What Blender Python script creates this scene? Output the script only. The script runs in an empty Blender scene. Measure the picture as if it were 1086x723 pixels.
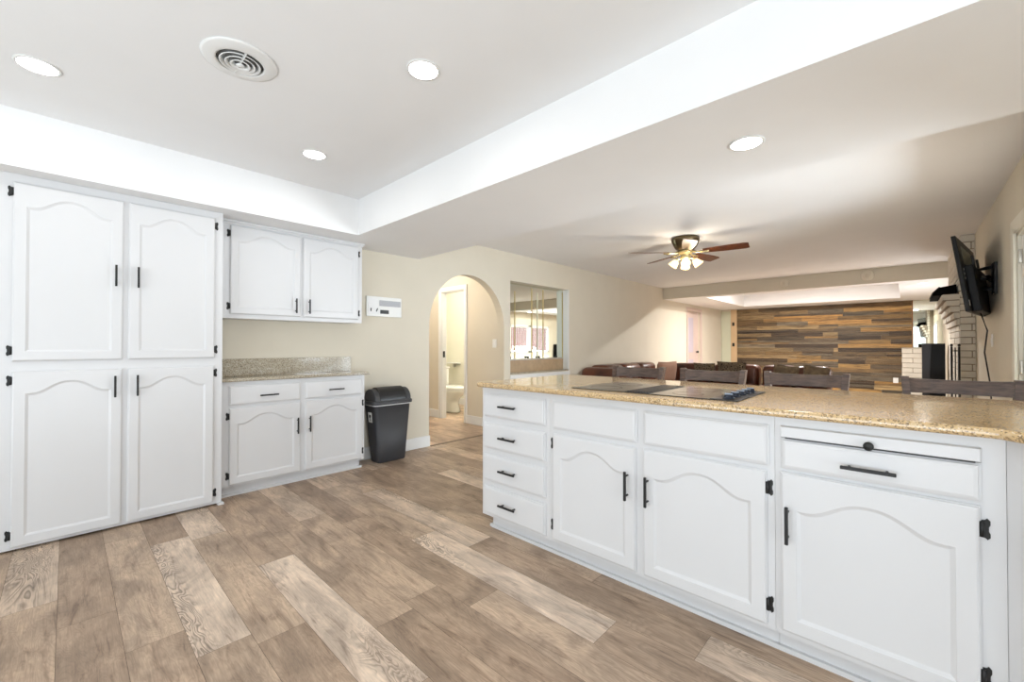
import bpy, bmesh, math, random
from mathutils import Vector, Matrix
random.seed(7)
S = bpy.context.scene
PI = math.pi
def R(d): return math.radians(d)

# ------------------------------------------------------------------ camera, world, light
cam = bpy.data.objects.new('camera', bpy.data.cameras.new('camera'))
S.collection.objects.link(cam); S.camera = cam
cam.location = (0, 0, 1.165)
cam.rotation_euler = (R(90.58), 0, R(43.28))
cam.data.sensor_width = 36; cam.data.lens = 36*444.8/1086
cam.data.clip_start = 0.02; cam.data.clip_end = 100
S.view_settings.view_transform = 'Standard'; S.view_settings.look = 'None'
S.view_settings.gamma = 1; S.view_settings.use_curve_mapping = False
S.view_settings.exposure = 0.47
W = bpy.data.worlds.new('World'); S.world = W; W.use_nodes = True
W.node_tree.nodes['Background'].inputs[0].default_value = (0.85, 0.93, 1.0, 1)
W.node_tree.nodes['Background'].inputs[1].default_value = 1.75

def area(name, loc, rot, sx, sy, power, col=(1, 1, 1)):
    l = bpy.data.lights.new(name, 'AREA'); l.shape = 'RECTANGLE'
    l.size = sx; l.size_y = sy; l.energy = power; l.color = col
    o = bpy.data.objects.new(name, l); S.collection.objects.link(o)
    o.location = loc; o.rotation_euler = rot
    return o
DAY = (0.82, 0.92, 1.0)
# daylight through the windows and glazed door, tilted upwards to brighten the ceilings
area('kitchen_rear_fill', (-0.75, -2.95, 0.50), (R(150), 0, 0), 3.6, 1.1, 84, DAY)  # added fill at the unseen rear window, set low to light the ceiling
area('kitchen_side_fill', (2.65, -0.4, 0.55), (R(150), 0, R(90)), 2.4, 1.1, 52, DAY)  # added fill on the unseen kitchen side, aimed up at the ceiling
area('daylight_patio_door', (2.1, 4.5, 0.85), (R(95), 0, R(90)), 2.8, 2.0, 330, DAY)
area('daylight_family_window', (0.90, 10.3, 0.9), (R(148), 0, R(90)), 1.9, 0.9, 110, DAY)
LAMPS = dict(can=1.5, soffit_can=4, family_can=76, fan=9, bath=42, hall=20)

# ------------------------------------------------------------------ colour / material helpers
def lin(c):
    r = []
    for v in c:
        v = v/255.0
        r.append(v/12.92 if v <= 0.04045 else ((v+0.055)/1.055)**2.4)
    return tuple(r)+(1,)
class NT:
    def __init__(s, name):
        s.m = bpy.data.materials.new(name); s.m.use_nodes = True
        s.t = s.m.node_tree; s.b = s.t.nodes['Principled BSDF']
    def n(s, typ, **kw):
        nd = s.t.nodes.new(typ)
        for k, v in kw.items():
            if k in ('op', 'operation'): nd.operation = v
            elif hasattr(nd, k): setattr(nd, k, v)
        return nd
    def l(s, a, b): s.t.links.new(a, b)
    def val(s, inp, v):
        if hasattr(v, 'is_linked') or isinstance(v, bpy.types.NodeSocket): s.l(v, inp)
        else: inp.default_value = v
    def math(s, op, a, b=0.0, c=None):
        nd = s.n('ShaderNodeMath'); nd.operation = op
        s.val(nd.inputs[0], a); s.val(nd.inputs[1], b)
        if c is not None: s.val(nd.inputs[2], c)
        return nd.outputs[0]
    def coord(s, scale=(1, 1, 1), add=None):
        tc = s.n('ShaderNodeTexCoord'); mp = s.n('ShaderNodeMapping')
        mp.inputs['Scale'].default_value = scale
        s.l(tc.outputs['Object'], mp.inputs[0])
        if add is not None: s.l(add, mp.inputs['Location'])
        return mp.outputs[0]
    def noise(s, vec, scale, detail=4, rough=0.5, dist=0):
        nd = s.n('ShaderNodeTexNoise'); s.l(vec, nd.inputs['Vector'])
        nd.inputs['Scale'].default_value = scale; nd.inputs['Detail'].default_value = detail
        nd.inputs['Roughness'].default_value = rough; nd.inputs['Distortion'].default_value = dist
        return nd.outputs[0]
    def ramp(s, fac, stops, interp='LINEAR'):
        nd = s.n('ShaderNodeValToRGB'); s.l(fac, nd.inputs[0])
        cr = nd.color_ramp; cr.interpolation = interp
        while len(cr.elements) < len(stops): cr.elements.new(0.5)
        for e, (p, c) in zip(cr.elements, stops):
            e.position = p; e.color = c if len(c) == 4 else tuple(c)+(1,)
        return nd.outputs[0]
    def mix(s, fac, a, b, mode='MIX'):
        nd = s.n('ShaderNodeMix'); nd.data_type = 'RGBA'; nd.blend_type = mode
        s.val(nd.inputs[0], fac); s.val(nd.inputs[6], a); s.val(nd.inputs[7], b)
        return nd.outputs[2]
    def bump(s, h, strength=0.3, dist=0.002):
        nd = s.n('ShaderNodeBump'); s.l(h, nd.inputs['Height'])
        nd.inputs['Strength'].default_value = strength; nd.inputs['Distance'].default_value = dist
        s.l(nd.outputs[0], s.b.inputs['Normal'])
    def set(s, **kw):
        mp = dict(color='Base Color', rough='Roughness', metal='Metallic', spec='Specular IOR Level', coat='Coat Weight', trans='Transmission Weight', ecol='Emission Color', estr='Emission Strength', alpha='Alpha')
        for k, v in kw.items(): s.val(s.b.inputs[mp[k]], v)
        return s
MATS = {}
def plain(name, rgb, rough=0.5, metal=0.0, var=0.03, vscale=3.0, spec=0.5, bump=0.0, bscale=60):
    if name in MATS: return MATS[name]
    t = NT(name); c = lin(rgb); v = t.coord()
    nz = t.noise(v, vscale, 3)
    a = tuple(x*(1-var) for x in c[:3])+(1,); b = tuple(min(1, x*(1+var)) for x in c[:3])+(1,)
    t.set(color=t.ramp(nz, [(0.35, a), (0.65, b)]), rough=rough, metal=metal, spec=spec)
    if bump: t.bump(t.noise(v, bscale, 3), bump, 0.002)
    MATS[name] = t.m; return t.m
def emis(name, rgb, strength):
    t = NT(name); t.set(color=lin(rgb), ecol=lin(rgb), estr=strength, rough=0.6); MATS[name] = t.m; return t.m

M = {}
M['wall'] = plain('wall_paint', (215, 207, 190), 0.75, var=0.012, bump=0.06, bscale=90)
M['bathwall'] = plain('bath_wall_paint', (230, 227, 212), 0.7, var=0.012)
M['ceil'] = plain('ceiling_paint', (238, 238, 238), 0.8, var=0.008, bump=0.05, bscale=120)
M['white'] = plain('white_cabinet_paint', (217, 217, 218), 0.32, var=0.006, spec=0.4)
M['trim'] = plain('white_trim_paint', (230, 230, 228), 0.4, var=0.008)
M['ivory'] = plain('ivory_door_paint', (226, 222, 208), 0.45, var=0.01)
M['black'] = plain('black_hardware', (38, 38, 38), 0.45, metal=0.3, var=0.1)
M['canbody'] = plain('charcoal_plastic', (52, 52, 55), 0.5, var=0.04, bump=0.05)
M['canlid'] = plain('dark_grey_plastic', (62, 62, 64), 0.45, var=0.04)
M['candark'] = plain('black_plastic', (26, 26, 27), 0.35, var=0.04)
M['bag'] = plain('white_bag_plastic', (225, 225, 225), 0.4)
M['plate'] = plain('plate_plastic', (236, 236, 233), 0.35, var=0.01)
M['grey'] = plain('grey_plastic', (176, 177, 182), 0.5)
M['bronze'] = plain('bronze_metal', (92, 80, 58), 0.28, metal=0.85, var=0.1)
M['gold'] = plain('brushed_gold', (198, 182, 136), 0.4, metal=0.8, var=0.05)
M['pink'] = plain('pinkish_door_paint', (206, 186, 176), 0.5, var=0.02)
M['lav'] = plain('lavender_panel_paint', (190, 180, 190), 0.5, var=0.02)
M['green'] = plain('pale_green_glass_panel', (206, 208, 186), 0.15, var=0.02)
M['porcelain'] = plain('porcelain', (244, 244, 240), 0.12, var=0.004)
M['steel'] = plain('satin_steel', (190, 188, 182), 0.3, metal=0.9)
M['pillow_pink'] = plain('dusty_rose_fabric', (170, 132, 112), 0.9, var=0.06, bump=0.3, bscale=300)
M['tvback'] = plain('tv_black_plastic', (20, 20, 21), 0.5, var=0.1, spec=0.25)
M['board'] = plain('tv_label_green_grey', (120, 126, 108), 0.4, var=0.2, vscale=30)

# leather
t = NT('brown_leather'); v = t.coord()
n1 = t.noise(v, 4, 5, 0.6)
t.set(color=t.ramp(n1, [(0.3, lin((58, 24, 12))), (0.7, lin((112, 56, 32)))]), rough=0.32, spec=0.6)
t.bump(t.noise(v, 160, 3), 0.25, 0.002); M['leather'] = t.m
# patterned pillow
t = NT('patterned_pillow_fabric'); v = t.coord()
vo = t.n('ShaderNodeTexVoronoi'); vo.inputs['Scale'].default_value = 26; t.l(v, vo.inputs['Vector'])
t.set(color=t.ramp(vo.outputs['Distance'], [(0.25, lin((48, 40, 32))), (0.5, lin((128, 114, 94))), (0.8, lin((90, 78, 64)))]), rough=0.9)
M['pillow_pat'] = t.m
M['pillow_grey'] = plain('grey_taupe_fabric', (122, 108, 88), 0.9, var=0.2, vscale=20, bump=0.3, bscale=250)
# stool wood
t = NT('dark_walnut_gloss'); v = t.coord((4, 30, 30))
t.set(color=t.ramp(t.noise(v, 2.5, 5, 0.6), [(0.3, lin((60, 44, 36))), (0.7, lin((104, 80, 66)))]), rough=0.24, spec=0.6)
M['stool'] = t.m
t = NT('fan_blade_wood'); v = t.coord((10, 10, 10))
t.set(color=t.ramp(t.noise(v, 2.5, 5, 0.6), [(0.3, lin((66, 30, 14))), (0.7, lin((112, 58, 30)))]), rough=0.3, spec=0.6)
M['blade'] = t.m
# mirror
t = NT('mirror_glass'); v = t.coord()
t.set(color=t.ramp(t.noise(v, 1.0), [(0.3, (0.80, 0.84, 0.76, 1)), (0.7, (0.82, 0.86, 0.78, 1))]), metal=1.0, rough=0.015); M['mirror'] = t.m
# thin window glass
t = NT('window_glass')
tr = t.n('ShaderNodeBsdfTransparent'); gl = t.n('ShaderNodeBsdfGlossy'); gl.inputs['Roughness'].default_value = 0.02
mx = t.n('ShaderNodeMixShader'); mx.inputs[0].default_value = 0.06; t.l(tr.outputs[0], mx.inputs[1]); t.l(gl.outputs[0], mx.inputs[2])
t.l(mx.outputs[0], t.t.nodes['Material Output'].inputs[0]); M['glass'] = t.m
# blinds
t = NT('pink_vertical_blind'); v = t.coord()
w = t.n('ShaderNodeTexWave'); w.wave_type = 'BANDS'; w.bands_direction = 'Z'; w.inputs['Scale'].default_value = 6; w.inputs['Distortion'].default_value = 1; t.l(v, w.inputs['Vector'])
t.set(color=t.ramp(w.outputs['Color'], [(0.0, lin((140, 106, 110))), (1, lin((178, 146, 146)))]), rough=0.7, trans=0.0); M['blind'] = t.m

def granite(name, base, light, dark, rough=0.12, scale=1.0, cut=0.40):
    t = NT(name); v = t.coord()
    a = t.noise(v, 28*scale, 6, 0.65, 0.3)
    col = t.ramp(a, [(0.30, lin(dark)), (cut, lin(base)), (0.55, lin(base)), (0.68, lin(light))])
    vo = t.n('ShaderNodeTexVoronoi'); vo.inputs['Scale'].default_value = 240*scale; t.l(v, vo.inputs['Vector'])
    g = t.n('ShaderNodeSeparateColor'); t.l(vo.outputs['Color'], g.inputs[0])
    spk = t.ramp(g.outputs[0], [(0.0, lin((70, 52, 36))), (0.15, lin((120, 92, 62))), (0.27, (0.5, 0.5, 0.5, 1)), (0.86, (0.5, 0.5, 0.5, 1)), (0.95, lin((236, 226, 206)))], 'CONSTANT')
    f = t.ramp(g.outputs[0], [(0.0, (1, 1, 1, 1)), (0.15, (0.9, 0.9, 0.9, 1)), (0.27, (0, 0, 0, 1)), (0.86, (0, 0, 0, 1)), (0.95, (0.7, 0.7, 0.7, 1))], 'CONSTANT')
    big = t.noise(v, 5*scale, 3)
    col = t.mix(t.math('MULTIPLY', f, 0.75), col, spk)
    col = t.mix(t.math('MULTIPLY', big, 0.25), col, lin(light))
    t.set(color=col, rough=rough, spec=0.42)
    return t.m
M['granite'] = granite('gold_speckled_granite', (208, 177, 131), (222, 198, 160), (182, 148, 104), rough=0.10)
M['granite2'] = granite('grey_tan_speckled_granite', (176, 166, 146), (204, 196, 180), (120, 110, 94), scale=1.1)

# floor planks: attribute plank = (tone, random, zebra)
t = NT('grey_brown_plank_floor')
at = t.n('ShaderNodeAttribute'); at.attribute_name = 'plank'
sp = t.n('ShaderNodeSeparateColor'); t.l(at.outputs['Color'], sp.inputs[0])
tone, rnd, zeb = sp.outputs[0], sp.outputs[1], sp.outputs[2]
cb = t.n('ShaderNodeCombineXYZ'); t.l(t.math('MULTIPLY', rnd, 37.0), cb.inputs[0]); t.l(t.math('MULTIPLY', rnd, 91.0), cb.inputs[1])
v = t.coord((0.9, 6.5, 1), cb.outputs[0])
v2 = t.coord((1.6, 3.0, 1), cb.outputs[0])
v3 = t.coord((3, 60, 1), cb.outputs[0])
base = t.ramp(tone, [(0.0, lin((166, 143, 122))), (0.35, lin((190, 166, 143))), (0.65, lin((206, 182, 158))), (1.0, lin((228, 208, 188)))])
g1 = t.noise(v, 2.6, 9, 0.66, 2.2)
blot = t.noise(v2, 1.6, 5, 0.6, 0.8)
fine = t.noise(v3, 3.0, 4, 0.6, 0.1)
col = t.mix(1.0, base, t.ramp(g1, [(0.30, (0.52, 0.48, 0.45, 1)), (0.44, (0.90, 0.88, 0.87, 1)), (0.58, (1.02, 1.02, 1.01, 1)), (0.7, (1.14, 1.13, 1.12, 1))]), 'MULTIPLY')
col = t.mix(1.0, col, t.ramp(blot, [(0.36, (0.66, 0.65, 0.65, 1)), (0.62, (1.08, 1.07, 1.06, 1))]), 'MULTIPLY')
col = t.mix(0.6, col, t.ramp(fine, [(0.3, (0.72, 0.72, 0.72, 1)), (0.6, (1.06, 1.06, 1.06, 1))]), 'MULTIPLY')
# cathedral grain: contour lines of a stretched noise
cg = t.noise(t.coord((0.8, 3.6, 1), cb.outputs[0]), 1.5, 4, 0.5, 0.6)
lines = t.math('FRACT', t.math('MULTIPLY', cg, 42.0))
lm = t.ramp(lines, [(0.0, (1, 1, 1, 1)), (0.22, (0.6, 0.6, 0.6, 1)), (0.5, (0, 0, 0, 1)), (0.85, (0, 0, 0, 1)), (1.0, (1, 1, 1, 1))])
side = t.ramp(t.noise(t.coord((0.5, 5, 1), cb.outputs[0]), 1.0, 2), [(0.46, (0, 0, 0, 1)), (0.58, (1, 1, 1, 1))])
zf = t.math('MULTIPLY', t.math('MULTIPLY', lm, side), zeb)
col = t.mix(t.math('MULTIPLY', zf, 0.75), col, lin((88, 72, 60)))
lf = t.math('MULTIPLY', t.math('MULTIPLY', lm, 0.22), t.math('SUBTRACT', 1.0, zeb))
col = t.mix(lf, col, lin((104, 88, 74)))
t.set(color=col, rough=t.math('ADD', 0.36, t.math('MULTIPLY', g1, 0.14)), spec=0.35)
t.bump(g1, 0.10, 0.001); M['floor'] = t.m

# reclaimed wall boards: attribute board = colour
t = NT('reclaimed_wood_board')
at = t.n('ShaderNodeAttribute'); at.attribute_name = 'plank'
tc = t.n('ShaderNodeTexCoord'); mp = t.n('ShaderNodeMapping'); mp.inputs['Scale'].default_value = (1.6, 1, 20); t.l(tc.outputs['Object'], mp.inputs[0])
g = t.noise(mp.outputs[0], 1.6, 7, 0.65, 0.8)
col = t.mix(1.0, at.outputs['Color'], t.ramp(g, [(0.32, (0.25, 0.22, 0.19, 1)), (0.48, (0.88, 0.87, 0.85, 1)), (0.68, (1.4, 1.36, 1.25, 1))]), 'MULTIPLY')
t.set(color=col, rough=0.6); t.bump(g, 0.3, 0.003); M['board_wood'] = t.m
M['brick'] = plain('painted_brick', (208, 202, 190), 0.7, var=0.05, vscale=9, bump=0.35, bscale=50)
M['mortar'] = plain('painted_mortar', (150, 138, 122), 0.9, var=0.05)
M['cooktop'] = plain('black_ceramic_glass', (52, 52, 52), 0.10, var=0.05, spec=0.7)
M['cookdark'] = plain('vent_grille_black', (34, 34, 36), 0.35, var=0.05)
M['knob'] = plain('knob_dark_blue_grey', (44, 52, 66), 0.25, metal=0.4)
M['knobcap'] = plain('knob_silver_cap', (150, 162, 180), 0.3, metal=0.5)
M['lamp'] = emis('downlight_diffuser', (255, 252, 246), 14)
M['lamp_dim'] = emis('dim_downlight_diffuser', (255, 252, 246), 2.2)
M['shade'] = emis('warm_glass_shade', (255, 222, 160), 1.5)
M['bulb'] = emis('warm_bulb', (255, 244, 220), 7)
M['speaker'] = plain('speaker_grille_black', (10, 10, 10), 0.9, var=0.15, vscale=60, spec=0.1)
M['speaker2'] = plain('speaker_side_grey', (26, 26, 27), 0.6, var=0.05, spec=0.2)

# ------------------------------------------------------------------ object helpers
COL = S.collection
def thing(name, label, cat, loc=(0, 0, 0), group=None, rz=0):
    o = bpy.data.objects.new(name, None); COL.objects.link(o)
    o.location = loc; o.rotation_euler = (0, 0, rz); o.empty_display_size = 0.1
    o['label'] = label; o['category'] = cat
    if group: o['group'] = group
    return o
def tag(o, label, cat, group=None):
    o['label'] = label; o['category'] = cat
    if group: o['group'] = group
    return o
def root_loc(p):
    while p.parent: p = p.parent
    return Vector(p.location)
class MB:
    def __init__(s): s.bm = bmesh.new()
    def _add(s, verts, faces, mi=0, smooth=False, recalc=True):
        vs = [s.bm.verts.new(v) for v in verts]
        fs = []
        for f in faces:
            try:
                fc = s.bm.faces.new([vs[i] for i in f]); fc.material_index = mi; fc.smooth = smooth; fs.append(fc)
            except ValueError: pass
        if recalc: bmesh.ops.recalc_face_normals(s.bm, faces=fs)
        return vs, fs
    def box(s, x0, x1, y0, y1, z0, z1, bev=0.0, mi=0, seg=2):
        if x0 > x1: x0, x1 = x1, x0
        if y0 > y1: y0, y1 = y1, y0
        v = [(x0, y0, z0), (x1, y0, z0), (x1, y1, z0), (x0, y1, z0), (x0, y0, z1), (x1, y0, z1), (x1, y1, z1), (x0, y1, z1)]
        vs, fs = s._add(v, [(3, 2, 1, 0), (4, 5, 6, 7), (0, 1, 5, 4), (1, 2, 6, 5), (2, 3, 7, 6), (3, 0, 4, 7)], mi)
        if bev > 0:
            es = list({e for f in fs for e in f.edges})
            r = bmesh.ops.bevel(s.bm, geom=es, offset=bev, segments=seg, affect='EDGES', profile=0.5)
            for f in r['faces']: f.material_index = mi; f.smooth = seg > 1
        return s
    def prism(s, pts, lo, hi, axis='z', mi=0, bev=0, seg=2, only_outer=True):
        # pts polygon 2D; axis the extrusion axis. z:(x,y) ; x:(y,z) ; y:(x,z)
        def P(a, b, c):
            return {'z': (a, b, c), 'x': (c, a, b), 'y': (a, c, b)}[axis]
        n = len(pts)
        v = [P(a, b, lo) for a, b in pts]+[P(a, b, hi) for a, b in pts]
        f = [tuple(range(n-1, -1, -1)), tuple(range(n, 2*n))]+[(i, (i+1) % n, n+(i+1) % n, n+i) for i in range(n)]
        vs, fs = s._add(v, f, mi)
        if bev:
            es = list({e for fc in fs[:2] for e in fc.edges})
            r = bmesh.ops.bevel(s.bm, geom=es, offset=bev, segments=seg, affect='EDGES', profile=0.5)
            for fc in r['faces']: fc.material_index = mi; fc.smooth = True
        return s
    def lathe(s, prof, c, n=24, axis='z', mi=0, mat=None, smooth=True):
        # prof list of (r, h); closed at ends where r==0
        vs = []; 
        for r, h in prof:
            for k in range(n):
                a = 2*PI*k/n; x, y = r*math.cos(a), r*math.sin(a)
                p = {'z': (x, y, h), 'x': (h, x, y), 'y': (x, h, y)}[axis]
                p = Vector(p)
                if mat is not None: p = mat @ p
                vs.append(p+Vector(c))
        fs = []
        m = len(prof)
        for i in range(m-1):
            for k in range(n):
                fs.append((i*n+k, i*n+(k+1) % n, (i+1)*n+(k+1) % n, (i+1)*n+k))
        if prof[0][0] > 0 and prof[-1][0] > 0:
            for k in range(n): fs.append(((m-1)*n+k, (m-1)*n+(k+1) % n, (k+1) % n, k))
        s._add(vs, fs, mi, smooth)
        return s
    def tube(s, pts, r, n=8, mi=0, smooth=True):
        pts = [Vector(p) for p in pts]
        rs = r if isinstance(r, (list, tuple)) else [r]*len(pts)
        vs = []; up = Vector((0, 0, 1))
        for i, p in enumerate(pts):
            d = (pts[min(i+1, len(pts)-1)]-pts[max(i-1, 0)]).normalized()
            a = d.cross(up)
            if a.length < 1e-3: a = d.cross(Vector((1, 0, 0)))
            a.normalize(); b = d.cross(a).normalized()
            for k in range(n):
                t_ = 2*PI*(k+0.5)/n
                vs.append(p+a*rs[i]*math.cos(t_)+b*rs[i]*math.sin(t_))
        fs = []
        for i in range(len(pts)-1):
            for k in range(n): fs.append((i*n+k, i*n+(k+1) % n, (i+1)*n+(k+1) % n, (i+1)*n+k))
        fs.append(tuple(range(n))[::-1]); fs.append(tuple(range((len(pts)-1)*n, len(pts)*n)))
        s._add(vs, fs, mi, smooth and n > 4)
        return s
    def build(s, name, mats, parent=None, kind=None, label=None, offset=True):
        me = bpy.data.meshes.new(name)
        if parent is not None and offset:
            L = root_loc(parent); bmesh.ops.translate(s.bm, verts=s.bm.verts[:], vec=-L)
        s.bm.normal_update(); s.bm.to_mesh(me); s.bm.free()
        o = bpy.data.objects.new(name, me); COL.objects.link(o)
        if not isinstance(mats, (list, tuple)): mats = [mats]
        for m in mats: me.materials.append(m)
        if parent is not None: o.parent = parent
        if kind: o['kind'] = kind
        if label: o['label'] = label
        return o
def struct(name, mb, mats, label=None):
    o = mb.build(name, mats, kind='structure')
    if label: o['label'] = label
    return o
def copy_tree(o, parent=None):
    c = o.copy(); COL.objects.link(c)
    c.parent = parent
    for ch in list(o.children): copy_tree(ch, c)
    return c
def bx(*a, **k): return MB().box(*a, **k)

# ------------------------------------------------------------------ dimensions
XL = -4.03; XR = 0.583; ZS = 2.14; ZC = 2.457; YF = 13.4; YB = -2.6; XK = 2.3
# ------------------------------------------------------------------ floor
def build_floor():
    bm = bmesh.new(); lay = bm.faces.layers.float_color.new('plank')
    Wd, Ln = 0.18, 1.27
    ends = {-1: -2.835, 1: -2.16, 2: -1.933, 3: -1.85, 4: -2.50, 6: -1.665, 7: -1.43, 8: -2.17}
    tones = {(-1, 0): (0.30, 0), (-1, -1): (0.85, 1), (0, 0): (0.12, 0), (0, -1): (0.15, 0), (1, -1): (0.55, 0), (1, 0): (0.30, 0), (2, -1): (0.95, 1), (2, 0): (0.50, 0),
             (3, -1): (0.55, 0), (3, 0): (0.22, 0), (4, 0): (0.98, 1), (4, -1): (0.35, 0), (4, 1): (0.5, 0), (5, 0): (0.45, 0), (5, -1): (0.30, 0), (6, 0): (0.25, 0), (6, -1): (0.50, 0),
             (7, 0): (0.62, 0), (7, -1): (0.25, 0), (8, 0): (0.98, 1), (8, 1): (0.3, 0), (8, -1): (0.62, 0), (9, 0): (0.35, 0)}
    r0, r1 = -15, 76
    for r in range(r0, r1):
        y0 = -0.02+r*Wd; y1 = y0+Wd
        e = ends.get(r, -2.9+random.random()*Ln)
        k = -5
        while e+k*Ln < XK+0.2:
            x0, x1 = e+k*Ln, e+(k+1)*Ln
            if x1 > -7.2:
                tn, zb = tones.get((r, k), (random.random()**1.1*0.85, 1.0 if random.random() < 0.14 else 0.0))
                if zb and (r, k) not in tones: tn = 0.9
                g = 0.0007
                vs = [bm.verts.new(p) for p in ((x0+g, y0+g, 0), (x1-g, y0+g, 0), (x1-g, y1-g, 0), (x0+g, y1-g, 0))]
                f = bm.faces.new(vs); f[lay] = (tn, random.random(), zb, 1)
            k += 1
    # dark joint bed just below
    vs = [bm.verts.new(p) for p in ((-7.2, YB-0.2, -0.0015), (XK+0.3, YB-0.2, -0.0015), (XK+0.3, 13.7, -0.0015), (-7.2, 13.7, -0.0015))]
    f = bm.faces.new(vs); f.material_index = 1; f[lay] = (0, 0, 0, 1)
    vs = [bm.verts.new(p) for p in ((-7.2, YB-0.2, -0.08), (XK+0.3, YB-0.2, -0.08), (XK+0.3, 13.7, -0.08), (-7.2, 13.7, -0.08))]
    f = bm.faces.new(vs); f.material_index = 1
    me = bpy.data.meshes.new('floor'); bm.to_mesh(me); bm.free()
    o = bpy.data.objects.new('floor', me); COL.objects.link(o)
    me.materials.append(M['floor']); me.materials.append(plain('floor_joint', (96, 80, 66), 0.8)); o['kind'] = 'structure'
build_floor()
struct('trim_1', bx(XL-0.005, XL+0.035, 2.885, 4.10, 0, 0.006, bev=0.002), plain('threshold_bronze', (112, 96, 80), 0.5))

# ------------------------------------------------------------------ walls
TK = 0.12
YA0, YA1, ZSP, RA = 2.88, 4.12, 1.40, 0.62
w = MB()
w.box(XL-TK, XL, YB, YA0, 0, ZC+0.05)
n = 28; yc = (YA0+YA1)/2
pts = [(YA0, ZC+0.05), (YA0, ZSP)]
for i in range(1, n): 
    a = PI-PI*i/n; pts.append((yc+RA*math.cos(a), ZSP+0.655*math.sin(a)))
pts += [(YA1, ZSP), (YA1, ZC+0.05)]
for i in range(1, len(pts)-2):   # arch spandrel in vertical strips
    (ya, za), (yb, zb) = pts[i], pts[i+1]
    if abs(yb-ya) > 1e-6:
        w.prism([(ya, za), (yb, zb), (yb, ZC+0.05), (ya, ZC+0.05)], XL-TK, XL, 'x')
YN0, YN1, ZN0, ZN1 = 4.245, 5.62, 0.755, 2.07
w.box(XL-TK, XL, YA1, YN0, 0, ZC+0.05)
w.box(XL-TK, XL, YN0, YN1, 0, ZN0); w.box(XL-TK, XL, YN0, YN1, ZN1, ZC+0.05)
w.box(XL-TK-0.03, XL-TK, YN0-0.05, YN1+0.05, ZN0-0.05, ZN1+0.05)
w.box(XL-TK, XL, YN1, 10.75, 0, ZC+0.05)
w.box(XL-TK, XL, 10.75, 11.62, 2.04, ZC+0.05)
w.box(XL-TK, XL, 11.62, YF+0.12, 0, ZC+0.05)
struct('wall_left', w, M['wall'])
struct('wall_back', bx(-4.15, XR+0.12, YF, YF+0.12, 0, ZC+0.05), M['wall'])
# dining / family right wall with patio door opening and window opening
PY0, PY1, PZ = 3.02, 4.69, 1.97
WY0, WY1, WZ0, WZ1 = 9.32, 11.25, 0.93, 1.80
w = MB()
w.box(XR, XR+TK, 2.9, PY0, 0, ZC+0.05); w.box(XR, XR+TK, PY0, PY1, PZ, ZC+0.05)
w.box(XR, XR+TK, PY1, WY0, 0, ZC+0.05)
w.box(XR, XR+TK, WY0, WY1, 0, WZ0); w.box(XR, XR+TK, WY0, WY1, WZ1, ZC+0.05)
w.box(XR, XR+TK, WY1, YF+0.1, 0, ZC+0.05)
struct('wall_right', w, M['wall'])
struct('wall_kitchen_return', bx(XR+TK, XK+0.12, 2.9, 3.02, 0, ZC+0.05), M['wall'])
w = MB()   # kitchen side wall with window
w.box(XK, XK+TK, YB, -1.6, 0, ZC+0.05); w.box(XK, XK+TK, 0.8, 2.9, 0, ZC+0.05)
w.box(XK, XK+TK, -1.6, 0.8, 0, 0.08); w.box(XK, XK+TK, -1.6, 0.8, 2.1, ZC+0.05)
struct('wall_kitchen_side', w, M['wall'])
w = MB()   # kitchen wall behind the viewer with a wide window
w.box(XL-TK, -2.55, YB-TK, YB, 0, ZC+0.05); w.box(1.05, XK+TK, YB-TK, YB, 0, ZC+0.05)
w.box(-2.55, 1.05, YB-TK, YB, 0, 0.08); w.box(-2.55, 1.05, YB-TK, YB, 2.14, ZC+0.05)
struct('wall_kitchen_rear', w, M['wall'])
# hall beyond arch and bathroom
DX0, DX1, DZ = -5.42, -4.86, 2.01
w = MB()
w.box(XL-TK, DX1, 4.12, 4.19, 0, ZC); w.box(DX1, DX0, 4.12, 4.19, DZ, ZC); w.box(DX0, -6.3, 4.12, 4.19, 0, ZC)
w.box(-6.4, -6.3, 2.6, 4.19, 0, ZC); w.box(-6.4, XL-TK, 2.6, 2.7, 0, ZC)
struct('wall_hall', w, M['wall'])
w = MB()
w.box(-7.0, -4.25, 5.35, 5.45, 0, ZC); w.box(-7.1, -7.0, 4.19, 5.45, 0, ZC); w.box(-4.35, -4.25, 4.19, 5.35, 0, ZC)
w.box(-7.0, DX0, 4.19, 4.20, 0, ZC); w.box(DX1, -4.35, 4.19, 4.20, 0, ZC)
struct('wall_bathroom', w, M['bathwall'])

# ------------------------------------------------------------------ ceilings
XT, YT, YS = -3.53, 1.765, 2.734
w = MB()
w.box(XT, XK, YB, YT, ZC, ZC+0.06)                       # kitchen tray top
struct('ceiling_kitchen', w, M['ceil'])
w = MB()
w.prism([(XL, YB), (XT, YB), (XT, YT), (XK, YT), (XK, YS), (XL, YS)], ZS, ZC+0.06, 'z')
struct('ceiling_soffit', w, M['ceil'])
struct('ceiling', bx(XL, XR, YS, 9.28, ZC, ZC+0.06), M['ceil'])
struct('ceiling_hall', bx(-7.1, XL-TK, 2.6, 5.45, ZC, ZC+0.06), M['ceil'])
TX0, TX1, TY0, TY1 = -3.18, -0.10, 9.55, 12.5
w = MB(); zb = 2.205
w.box(XL, XR, 9.30, TY0, zb, ZC+0.1); w.box(XL, XR, TY1, YF, zb, ZC+0.1)
w.box(XL, TX0, TY0, TY1, zb, ZC+0.1); w.box(TX1, XR, TY0, TY1, zb, ZC+0.1)
w.box(TX0, TX1, TY0, TY1, ZC+0.06, ZC+0.1)
struct('ceiling_family', w, M['ceil'])
struct('wall_beam', bx(XL, XR, 9.28, 9.30, zb, ZC+0.06), M['wall'])

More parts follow.
